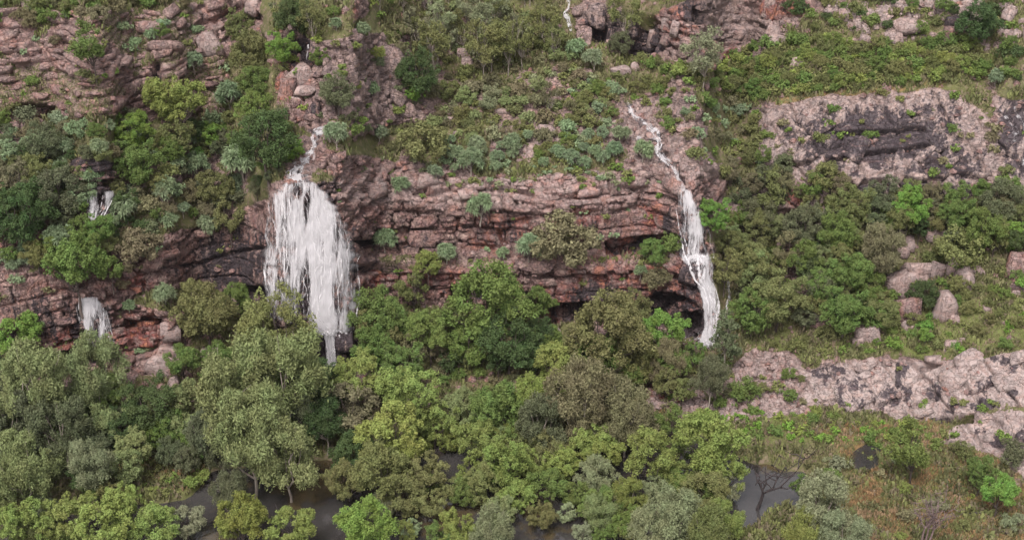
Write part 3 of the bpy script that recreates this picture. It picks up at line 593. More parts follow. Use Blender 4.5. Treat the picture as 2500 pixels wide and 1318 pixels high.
fall('waterfall', 'lowleft', 'small thin waterfall low on the left cliff above the treetops', 'waterfall', 30, 8, holes([(222, 740, 20, 20, .4), (215, 800, 6, 50, .4), (250, 800, 6, 30, .25), (235, 830, 8, 40, -.5), (270, 830, 14, 40, -.4)], .50), wr=(.03, .1))
fall('waterfall', 'upleft', 'small broken waterfall under a red ledge at the upper left', 'waterfall', 26, 9, holes([(245, 500, 5, 60, -.8), (228, 500, 5, 50, .3), (264, 480, 5, 20, .4)], .50), wr=(.03, .08))
def spray(root, u, v, ru, rv, n, seed):
    r = np.random.default_rng(seed); uu = u + r.normal(size=n) * ru; vv = v + r.normal(size=n) * rv; c = samp(PB, uu, vv) + samp(N0, uu, vv) * r.uniform(.3, 1.4, (n, 1))
    t = unit(r.normal(size=(n, 3))); b = unit(np.cross(t, r.normal(size=(n, 3)))); s = r.uniform(.03, .13, (n, 1)); vv_, ff = quads(c, t * s, b * s); tag(link('spray', mesh_np('spray', vv_, ff, [M_STRAND]), root), None, None, None, 'stuff')
def unit(a): return a / (np.linalg.norm(a, axis=-1, keepdims=True) + 1e-9)
def quads(c, t, b):
    v = np.stack([c + t, c + b, c - t, c - b], 1).reshape(-1, 3); return v, np.arange(len(v)).reshape(-1, 4)
spray(mf, 790, 806, 24, 5, 700, 1); spray(mf, 810, 895, 9, 6, 250, 2); 
def stream(name, pts, label, cat, seed, dens=.55, n=20, off=.3):
    """pts: (u, v, width) along the flow; the ribbon lies on the rock."""
    root = tag(empty(name), label, cat); a = np.array(pts, float); s = np.r_[0, np.cumsum(np.hypot(*np.diff(a[:, :2], axis=0).T))]; m = max(12, int(s[-1] / 3)); t = np.linspace(0, s[-1], m)
    uu, vv, ww = (np.interp(t, s, a[:, i]) for i in range(3)); uu = uu + (vn2(t / 12, t * 0, seed) - .5) * 7; ww = ww * (.42 + .8 * vn2(t / 9, t * 0 + 9, seed)); nu = 9
    du, dv = np.gradient(uu), np.gradient(vv); l = np.hypot(du, dv); k = np.linspace(-.5, .5, nu)
    GU = uu[:, None] + (-dv / l * ww)[:, None] * k; GV = vv[:, None] + (du / l * ww)[:, None] * k
    Pb2 = samp(PB, GU, GV) + samp(N0, GU, GV) * off
    idx = np.arange(nu * m).reshape(m, nu); f = np.stack([idx[1:, :-1], idx[1:, 1:], idx[:-1, 1:], idx[:-1, :-1]], -1).reshape(-1, 4)
    c = np.stack([dens + .5 * (vn2(GU / 10, GV / 8, seed + 1) - .5), (1 - np.abs(k) ** 3 * 7)[None] * np.ones((m, 1)), 0 * GU, 1 + 0 * GU], -1).reshape(-1, 4); c = np.clip(c, 0, 1.5)
    me = mesh_np(name, Pb2.reshape(-1, 3), f, [M_STREAM], c, True); uvl = me.uv_layers.new(name='flow')
    uvv = np.stack([np.repeat(k[None], m, 0) * 1.0, np.repeat(t[:, None] / 100, nu, 1)], -1).reshape(-1, 2)[f.ravel()]
    uvl.data.foreach_set('uv', np.ascontiguousarray(uvv, np.float32).ravel()); link('water_sheet', me, root)
    VV, FF, base = [], [], 0; r = np.random.default_rng(seed)
    for i in range(n):
        q0 = r.uniform(0, .8) * m; q1 = min(m - 1, q0 + r.uniform(.1, .4) * m); ii = np.linspace(q0, q1, 8); kk = r.uniform(-.45, .45)
        U_ = np.interp(ii, np.arange(m), uu + (-dv / l * ww) * kk); V_ = np.interp(ii, np.arange(m), vv + (du / l * ww) * kk)
        p = samp(PB, U_, V_) + samp(N0, U_, V_) * (off + .1); wd = r.uniform(.03, .08); q = np.stack([p, p], 1); q[:, 0, 0] -= wd; q[:, 1, 0] += wd
        VV.append(q.reshape(-1, 3)); k2 = np.arange(7) * 2 + base; FF.append(np.stack([k2 + 2, k2 + 3, k2 + 1, k2], -1)); base += 16
    link('water_strands', mesh_np('water_strands', np.concatenate(VV), np.concatenate(FF), [M_STRAND], smooth=True), root)
spray(f2_, 1722, 830, 17, 10, 700, 4); spray(f2_, 1698, 636, 14, 4, 250, 5)
stream('stream', [(800, 320, 26), (775, 325, 22), (768, 345, 22), (765, 372, 26), (752, 392, 30), (735, 412, 46), (728, 430, 70), (728, 448, 80)], 'white stream running over bare rock into the widest waterfall', 'stream', 21, .46, 16)
stream('stream', [(1530, 250, 8), (1538, 275, 14), (1552, 292, 14), (1580, 308, 20), (1600, 325, 26), (1615, 350, 22), (1612, 372, 16), (1628, 395, 18), (1645, 408, 26), (1658, 432, 16), (1668, 466, 18)], 'thin white stream zigzagging down to the narrow waterfall', 'stream', 22, .40, 12)
stream('stream', [(1540, 345, 8), (1552, 340, 14), (1600, 338, 14)], 'short side trickle joining the zigzag stream from the left', 'stream', 23, .35, 3)
stream('waterfall', [(1392, -10, 12), (1390, 20, 8), (1385, 45, 16), (1392, 70, 18), (1395, 80, 10)], 'small pale waterfall at the top edge among grey trees', 'waterfall', 24, .42, 5)
stream('stream', [(757, 110, 4), (752, 125, 6), (750, 145, 4)], 'tiny white trickle in the dark gully left of the upright rocks', 'stream', 25, .35, 3)
stream('stream', [(2440, 268, 10), (2462, 290, 14), (2480, 325, 22), (2492, 370, 18), (2510, 420, 16), (2530, 470, 16)], 'faint white streams over dark wet rock at the right edge', 'stream', 26, .22, 8)
stream('stream', [(2475, 262, 8), (2490, 290, 10), (2520, 340, 16)], 'faintest trickle in the right corner above the wet rock', 'stream', 27, .2, 3)
stream('waterfall', [(1752, 655, 5), (1768, 675, 7), (1775, 710, 8), (1772, 745, 8), (1762, 775, 7)], 'thin thread of water behind leaves right of the narrow waterfall', 'waterfall', 28, .4, 10, .3)
stream('waterfall', [(652, 640, 7), (652, 690, 6), (648, 720, 10), (644, 745, 20), (650, 765, 16)], 'thread of white water down the left edge of the widest waterfall', 'waterfall', 29, .6, 18, .35)

# ---------------------------------------------------------------- embedded rock blocks (parts of the setting)
CL = [A_LOW, A_STEP, A_TOPC, A_UPC, A_LOWC]
scatter_blocks(SETTING['cliff'], CL, 290, (20, 66), (.3, .6), RB, 0.0, seed=5, sink=.66)
scatter_blocks(SETTING['upper_cliff'], [A_ULC, A_ULT], 120, (20, 60), (.25, .5), RB, -.05, seed=6)
scatter_blocks(SETTING['rock_outcrop'], [A_PINN], 70, (16, 34), (1.1, 2.0), RB, -.25, seed=7)
scatter_blocks(SETTING['rock_dome'], [A_DOME, A_RSTEP, A_FARR], 46, (26, 70), (.4, .7), RB, -.9, seed=8, sink=.8)
scatter_blocks(SETTING['rock_shelf'], [A_SHELF, A_SHELF2], 26, (26, 64), (.5, .9), RB, -.7, seed=9, sink=.8)
scatter_blocks(SETTING['hillside'], [[(1400, 20), (1560, 60), (1700, -10), (1960, -10), (1960, 40), (1860, 150), (1700, 150), (1560, 130), (1420, 100)], A_GULLY, A_TOPR2, A_STREAM], 200, (16, 42), (.7, 1.4), RR, 0, seed=10)
def boulder(u, v, wpx, hpx, label, mesh=None, roll=0.0, depth=.8, wet=None, i=[0]):
    i[0] += 1; o = place_rock('boulder', mesh or RR[i[0] % 12], u, v, wpx, hpx, depth, .3, None, roll, True); tag(o, label, 'boulder')
    o.color = (.08 if wet is None else wet, .1, 1, 1); return o
BL = [(2175, 690, 34, 40, 'square pale block at the left end of the boulder pile', .2), (2208, 676, 26, 30, 'small angular block between perched boulder and pile', .4), (2215, 790, 34, 30, 'low flat block at the foot of the pile beside grass', .1), (2250, 690, 22, 30, 'narrow block wedged right below the perched boulder', 0),
 (2185, 575, 34, 30, 'grey block between trees above the boulder pile', .2), (2215, 592, 24, 34, 'upright pinkish block above the perched boulder', 0), (2280, 570, 40, 30, 'pinkish block below the trees above the long bush', 0), (2205, 615, 30, 26, 'pinkish stone block just above the perched boulder', 0), (2330, 780, 20, 20, 'small block at the base of the isolated boulder', .2),
 (1880, 612, 40, 34, 'shaded reddish block between trees on the right slope', 0), (1230, 270, 40, 12, 'flat pink block showing in the middle grassy slope', 0), (1335, 320, 44, 30, 'pale rock block at the rim above the centre cliff', .3), (1375, 345, 50, 26, 'broad pale block by the rim above the centre cliff', .2), (1060, 215, 22, 20, 'grey block in brush below the dark knob', 0),(2230, 655, 62, 44, 'large rounded grey boulder perched on the pile right of the dark trees', 0), (2278, 657, 34, 46, 'grey boulder leaning just right of the perched boulder', .3), (2190, 700, 50, 60, 'cracked pale boulder at the upper left of the boulder pile', -.3),
 (2222, 682, 40, 34, 'small pale boulder tucked under the perched boulder', 0), (2226, 722, 22, 50, 'narrow upright boulder in the middle of the boulder pile', 0), (2206, 755, 56, 66, 'tall reddish grey boulder at the foot of the pile', -.2), (2328, 650, 34, 44, 'pale boulder at the upper left of the right hand pair', .2),
 (2347, 672, 44, 62, 'pale split boulder of the right hand pair leaning left', .5), (2312, 752, 48, 74, 'isolated upright pinkish boulder right of the dark bush', .05), (2330, 632, 26, 26, 'small block resting on top of the right hand pair', 0),
 (2118, 822, 58, 54, 'rounded grooved boulder standing alone in green grass', -.4), (2094, 838, 26, 24, 'small pale chip resting against the grooved boulder', -.3), (2130, 800, 36, 36, 'slab tilted on the back of the grooved boulder', -.7),
 (1990, 772, 34, 30, 'pinkish boulder half hidden below the olive tree at the right', 0), (2395, 560, 10, 10, 'little stone among bushes at the right', 0), (2488, 642, 50, 50, 'pale orange boulder at the right edge of the slope', 0),
 (2320, 842, 28, 28, 'small round grey boulder in grass above the pink shelf', 0), (2344, 832, 18, 18, 'small pale stone just right of the round grey boulder', 0), (2384, 868, 22, 26, 'oval grey stone at the edge of the pink shelf', .3), (2282, 873, 40, 18, 'flat pale stone lying on the rim of the pink shelf', 0),
 (2478, 716, 22, 18, 'small pale stone in the grass near the right edge', 0), (2408, 755, 20, 14, 'flat pinkish stone on the right grass slope', 0), (2412, 790, 16, 16, 'small reddish stone on the lower right grass slope', 0), (2387, 660, 26, 20, 'grey stone right of the split boulder', 0),
 (1945, 163, 32, 40, 'lone pale boulder rising out of the dense upper scrub', 0), (2108, 106, 26, 36, 'pale upright stone pair at the top of the scrub', .1), (2182, 108, 38, 40, 'grey knobbly boulder with a dark hole in the upper scrub', -.4), (2210, 62, 66, 34, 'long flat topped pale block near the top right', 0),
 (2160, 58, 30, 26, 'pink rounded stone left of the flat topped block', 0), (2316, 90, 34, 50, 'tall reddish boulder capped by a dark rock, top right', 0), (2322, 52, 34, 22, 'dark capstone on the tall reddish boulder', 0), (2095, 62, 26, 26, 'squat pale stone at the top of the slope', 0),
 (2057, 42, 24, 34, 'stacked pale stone column near the top edge', 0), (1885, 72, 34, 28, 'flat stacked pale stones left of the upper scrub', 0), (1900, 95, 60, 26, 'jumble of pale stones at the left end of the upper scrub', 0), (2455, 15, 36, 26, 'white topped stone at the top right corner', 0), (2460, 90, 26, 30, 'pink boulder at the right below the dark round tree', 0),
 (1580, 82, 36, 46, 'stacked grey stones standing in the dark upper gully', 0), (1620, 60, 24, 34, 'grey boulder just right of the stacked grey stones', 0), (1655, 72, 22, 40, 'upright grey stone below the top cliffs', 0), (1515, 172, 50, 26, 'rounded slab with a dark hollow beside the zigzag stream', 0), (1550, 160, 20, 22, 'brown round stone on the rounded slab', 0),
 (1675, 127, 20, 14, 'oval grey stone below the top cliffs', 0), (735, 180, 60, 50, 'large pink fallen block in the gully above the stream', -.5), (745, 222, 50, 26, 'flat pink block wedged below the large fallen block', 0), (725, 245, 28, 26, 'pale round boulder in the gully', 0),
 (735, 275, 40, 36, 'reddish boulder low in the gully', .2), (770, 265, 26, 34, 'dark reddish boulder on the right side of the gully', 0), (700, 215, 40, 60, 'tall red wall block at the left side of the gully', 0), (515, 105, 58, 54, 'big jutting pink block at the top left cliff edge', 0),
 (70, 10, 50, 28, 'pink boulder at the top left edge', 0), (628, 20, 36, 44, 'pale rock at the head of the dark gully', 0), (395, 885, 70, 60, 'large pale pink fallen slab low on the left slope', -.6), (420, 855, 50, 26, 'pale bed resting on the fallen pink slab', .2), (510, 862, 46, 30, 'smooth grey boulder beside the low left trees', 0),
 (425, 805, 50, 44, 'rounded brownish boulder at the end of the orange beds', 0), (430, 945, 30, 50, 'grey standing stone behind the low left trees', 0), (460, 920, 26, 30, 'reddish stone beside the grey standing stone', 0), (345, 905, 34, 22, 'red stone at the left of the fallen pink slab', 0),
 (1638, 622, 14, 12, 'small cream stone on the ledge left of the narrow waterfall', 0), (1428, 662, 10, 12, 'white pebble like stone on the middle ledge', 0), (1362, 815, 16, 40, 'pointed pink stone between the big middle trees', 0), (970, 830, 24, 40, 'reddish stone behind the trees below the cliff', 0),
 (1098, 290, 14, 10, 'small pale stone on the middle grassy slope', 0), (1272, 216, 14, 12, 'lone white stone in the upper middle brush', 0), (1112, 322, 14, 10, 'pale stone low on the middle grassy slope', 0), (1052, 122, 24, 22, 'grey boulder among brush right of the upright rocks', 0), (1128, 128, 26, 24, 'pale boulder on the dark knob in the upper middle', 0),
 (1140, 160, 30, 44, 'dark square rock knob in the upper middle brush', 0), (990, 88, 14, 12, 'small grey stone in brush near the top', 0), (725, 466, 12, 20, 'black rock parting the head of the widest waterfall', 0), (750, 486, 11, 20, 'second black rock in the head of the widest waterfall', 0),
 (835, 830, 60, 46, 'square black rock at the foot of the widest waterfall', 0), (830, 868, 40, 30, 'wet black boulder in the pool below the widest waterfall', 0), (205, 718, 16, 16, 'round grey stone on the lip of the low left waterfall', 0), (1675, 670, 56, 60, 'big dark red bulge that the narrow waterfall slides round', 0)]
for (u, v, a, b, lab, ro) in BL:
    dk = 'black' in lab[:13] or lab[:8] in ('dark cap', 'big dark', 'dark red'); o = boulder(u, v, a * (1.2 if u > 1990 and v > 500 else 1), b * (1.12 if u > 1990 and v > 500 else 1), lab, RB[int(u) % 12] if any(s in lab for s in ('block', 'boulder', 'square', 'slab', 'bed', 'stack', 'capstone')) else None, ro, .7, .95 if dk else .02)
    if 'red' in lab[:16] or 'orange' in lab[:16]: o.color = (.15 if not dk else .75, .3, .4, 1)
# ---------------------------------------------------------------- vegetation models
def tubes_mesh(name, paths, mat, sides=6):
    VV, FF, base = [], [], 0
    for pts, rad in paths:
        pts = np.array(pts, float); m = len(pts); an = np.linspace(0, 2 * math.pi, sides, endpoint=False)
        d = np.gradient(pts, axis=0); d /= np.linalg.norm(d, axis=1, keepdims=True) + 1e-9
        ref = np.where(np.abs(d[:, 2:3]) > .9, [[1, 0, 0]], [[0, 0, 1]]); a = np.cross(d, ref); a /= np.linalg.norm(a, axis=1, keepdims=True); b = np.cross(d, a)
        ring = pts[:, None] + np.array(rad)[:, None, None] * (np.cos(an)[None, :, None] * a[:, None] + np.sin(an)[None, :, None] * b[:, None])
        VV.append(ring.reshape(-1, 3))
        for i in range(m - 1):
            k = np.arange(sides); k2 = (k + 1) % sides; FF.append(np.stack([base + i * sides + k, base + i * sides + k2, base + (i + 1) * sides + k2, base + (i + 1) * sides + k], -1))
        base += m * sides
    return mesh_np(name, np.concatenate(VV), np.concatenate(FF), [mat], smooth=True)
def limb(r, a, b, n=5, wob=.05):
    t = np.linspace(0, 1, n)[:, None]; p = np.array(a) * (1 - t) + np.array(b) * t
    p[1:-1] += r.normal(size=(n - 2, 3)) * wob * np.linalg.norm(np.array(b) - a) * .6; return p
def quads(c, t, b):
    v = np.stack([c + t, c + b, c - t, c - b], 1).reshape(-1, 3); return v, np.arange(len(v)).reshape(-1, 4)
def unit(a): return a / (np.linalg.norm(a, axis=-1, keepdims=True) + 1e-9)
def lobes(r, n, rz, lr, flat=0.0, gap=.0):
    L = []; tries = 0
    while len(L) < n and tries < 6000:
        tries += 1; d = unit(r.normal(size=3)); d[2] = d[2] * .9 + .12
        rad = r.uniform(.45, 1.0) ** .5; c = d * np.array([.5 - lr * .75, .5 - lr * .75, max(.05, rz - lr * .7)]) * rad * r.uniform(.8, 1.18)
        if c[2] < -rz * .72: continue
        if all(np.linalg.norm((c - q[:3]) * [1, 1, 1.2]) > lr * .68 for q in L): L.append(np.r_[c, lr * r.uniform(.6, 1.25)])
    return np.array(L)
def crown_mesh(name, seed, n_leaf, rz=.42, n_lobe=22, lr=.15, leaf=.017, droop=.2, zs=.8, elong=1.5, sub=5, ragged=.25):
    r = np.random.default_rng(seed); L = lobes(r, n_lobe, rz, lr)
    # each lobe is itself a bunch of small sprays
    S_ = []
    for q in L:
        k = max(4, int(sub * (q[3] / lr) ** 2 * 2)); d = unit(r.normal(size=(k, 3)) + [0, 0, .35]); S_.append(np.c_[q[:3] + d * q[3] * np.array([1, 1, zs]) * r.uniform(.55, 1.0, (k, 1)), np.full(k, q[3] * .42) * r.uniform(.6, 1.3, k)])
    S_ = np.concatenate(S_); p = S_[:, 3] ** 2; i = r.choice(len(S_), n_leaf, p=p / p.sum())
    d = unit(r.normal(size=(n_leaf, 3)) + [0, 0, .3]); rr = r.uniform(.35, 1, (n_leaf, 1)) ** .5 * (1 + ragged * r.normal(size=(n_leaf, 1)) * .6)
    c = S_[i, :3] + d * S_[i, 3:4] * rr; c[:, 2] -= droop * np.abs(r.normal(size=n_leaf)) * .06
    nrm = unit(d * .8 + [0, 0, .45] + r.normal(size=d.shape) * .55); t = unit(np.cross(nrm, r.normal(size=d.shape))); t = unit(t + [0, 0, -droop])
    b = unit(np.cross(nrm, t)); sz = leaf * r.uniform(.55, 1.35, (n_leaf, 1)); v, f = quads(c, t * sz * elong, b * sz * .75)
    return v, f, L
def strap_mesh(seed, heads=14, n=90, rz=.4):
    r = np.random.default_rng(seed); V_, F_, base = [], [], 0; H = []
    for h in range(heads):
        d = unit(r.normal(size=3) + [0, 0, .5]); 
        if d[2] < -.2: d[2] = abs(d[2])
        H.append(d * np.array([.32, .32, rz * .62]) * r.uniform(.55, 1.0))
    for c in H:
        for k in range(n):
            d = unit(r.normal(size=3) + [0, 0, .55]); ln = r.uniform(.09, .16); wd = r.uniform(.006, .010); side = unit(np.cross(d, [0, 0, 1.0]) + r.normal(size=3) * .2)
            pts = np.array([c, c + d * ln * .6 + [0, 0, .01], c + d * ln + [0, 0, -ln * .12]]); ws = np.array([.7, 1, .25]) * wd
            V_.append(np.concatenate([pts + side * ws[:, None], pts - side * ws[:, None]])); F_ += [[base, base + 1, base + 4, base + 3], [base + 1, base + 2, base + 5, base + 4]]; base += 6
    return np.concatenate(V_), np.array(F_), np.array([np.r_[h, .1] for h in H])
def crown_limbs(r, L, base_z, hc, rad, spread=.6, k=9):
    """trunk from the ground (0) up into the crown centred at hc"""
    fork = np.array([r.normal() * .02, r.normal() * .02, base_z]); P_ = [(limb(r, (0, 0, -.12), fork, 5, .03), np.linspace(rad * 1.25, rad * .8, 5))]
    for q in L[r.permutation(len(L))[:k]]:
        e = q[:3] + [0, 0, hc]; P_.append((limb(r, fork, e, 5, .10), np.linspace(rad * .6, rad * .16, 5)))
        e2 = fork + (e - fork) * r.uniform(1.12, 1.3) + r.normal(size=3) * .03; P_.append((limb(r, (fork + e) / 2, e2, 5, .10), np.linspace(rad * .25, rad * .06, 5)))
    return P_
SPEC = {}                                   # name: (list of (crown mesh, trunk mesh), centre height, object name, category)
def make_species(key, oname, cat, nvar, hc, rz, bark, rad, fork, seed, kl=9, single=False, **kw):
    out = []
    for i in range(nvar):
        r = np.random.default_rng(seed + i)
        if key in ('pand', 'pandbig'): v, f, L = strap_mesh(seed + i, rz=rz, **kw)
        else: v, f, L = crown_mesh(key, seed + i, rz=rz, **kw)
        if single:
            v = v + [0, 0, hc]; out.append((mesh_np(oname, v, f, [M_LEAF]), None))
        else:
            tr = tubes_mesh('trunk', crown_limbs(r, L, fork, hc, rad, k=kl), bark); cm = mesh_np('crown', v + [0, 0, hc], f, [M_LEAF]); out.append((cm, tr))
    SPEC[key] = (out, hc, oname, cat, rz)
make_species('gum', 'paperbark_tree', 'tree', 3, .85, .52, M_PALE, .020, .35, 300, n_leaf=24000, n_lobe=36, lr=.125, leaf=.0085, droop=.75, elong=2.2, sub=6, ragged=.5)
make_species('cauli', 'broadleaf_tree', 'tree', 4, .78, .42, M_BARK, .018, .32, 320, n_leaf=17000, n_lobe=34, lr=.115, leaf=.0115, droop=.1, elong=1.2, sub=5, ragged=.2)
make_species('dense', 'evergreen_tree', 'tree', 3, .62, .47, M_BARK, .02, .2, 340, n_leaf=19000, n_lobe=40, lr=.12, leaf=.0105, droop=.15, elong=1.4, sub=5, ragged=.25)
make_species('open', 'woodland_tree', 'tree', 3, .75, .45, M_BARK, .015, .25, 360, kl=14, n_leaf=7500, n_lobe=22, lr=.12, leaf=.012, droop=.3, elong=1.6, sub=4, ragged=.5)
make_species('euc', 'gum_tree', 'tree', 3, .95, .5, M_PALE, .014, .30, 380, kl=14, n_leaf=5500, n_lobe=20, lr=.13, leaf=.0125, droop=.5, elong=1.8, sub=4, ragged=.5)
make_species('slim', 'slender_tree', 'tree', 1, 1.35, 1.15, M_PALE, .03, .9, 390, kl=16, n_leaf=7000, n_lobe=26, lr=.17, leaf=.018, droop=.5, elong=1.8, sub=4, ragged=.5)
make_species('dome', 'shrub', 'shrub', 4, .36, .36, M_BARK, .02, .1, 400, single=True, n_leaf=5200, n_lobe=26, lr=.14, leaf=.016, droop=.1, elong=1.4, sub=4, ragged=.3)
make_species('bush', 'bush', 'bush', 5, .26, .28, M_BARK, .02, .1, 420, single=True, n_leaf=1500, n_lobe=10, lr=.2, leaf=.030, droop=.1, elong=1.4, sub=4, ragged=.5)
make_species('pand', 'pandanus', 'pandanus', 4, .40, .46, M_PALE, .022, .15, 440, heads=34, n=85)
SPEC['mint'] = SPEC['open']
COLR = {'grey': (0.175, 0.208, 0.081), 'ygreen': (0.175, 0.214, 0.050), 'bright': (0.122, 0.214, 0.035), 'dark': (0.061, 0.093, 0.031), 'green': (0.114, 0.166, 0.038), 'olive': (0.143, 0.153, 0.053), 'brown': (0.159, 0.145, 0.077),
        'blue': (.185, .245, .130), 'pale': (.19, .205, .11), 'yellow': (.165, .175, .035), 'mint': (.22, .27, .14), 'dgrey': (.105, .118, .060)}
PLANTED = []
def plant(key, u, v, wpx, colr, label=None, group=None, tall=1.0, rnd=random):
    meshes, hc, oname, cat, rz = SPEC[key]
    # find the root: the point of ground whose crown centre projects to (u, v)
    vv = np.linspace(min(v + 420, 1555), v - 12, 120); g = samp(P1, np.full(120, float(u)), vv); _, _, f = proj(g); w_ = wpx * f / FPX
    c = g.copy(); c[:, 2] += hc * tall * w_; pu, pv, _ = proj(c); k = int(np.argmin(np.abs(pv - v))); p = g[k]; wd = float(w_[k])
    du = u - pu[k]; p = samp(P1, np.array(u + du * .9), np.array(vv[k])); n = samp(N0, u, vv[k])
    if n[2] < .5: p = p + np.array([0, -.12 * wd, 0])
    i = rnd.randrange(len(meshes)); cm, tm = meshes[i]; jit = 1 + rnd.uniform(-.10, .10)
    cc = tuple(x * jit * (1 + rnd.uniform(-.05, .05)) for x in COLR[colr]) + (1,)
    sc = (wd * rnd.uniform(.96, 1.06), wd * rnd.uniform(.92, 1.05), wd * tall)
    if tm is None:
        o = bpy.data.objects.new(oname, cm); COL.objects.link(o); o.location = p; o.rotation_euler = (0, 0, rnd.uniform(0, 6.28)); o.scale = sc; o.color = cc
    else:
        o = empty(oname, p, rnd.uniform(0, 6.28)); o.scale = sc
        t = link('trunk', tm, o); c_ = link('crown', cm, o); c_.color = cc
    tag(o, label, cat, group); PLANTED.append((u, v, wpx, hc)); return o
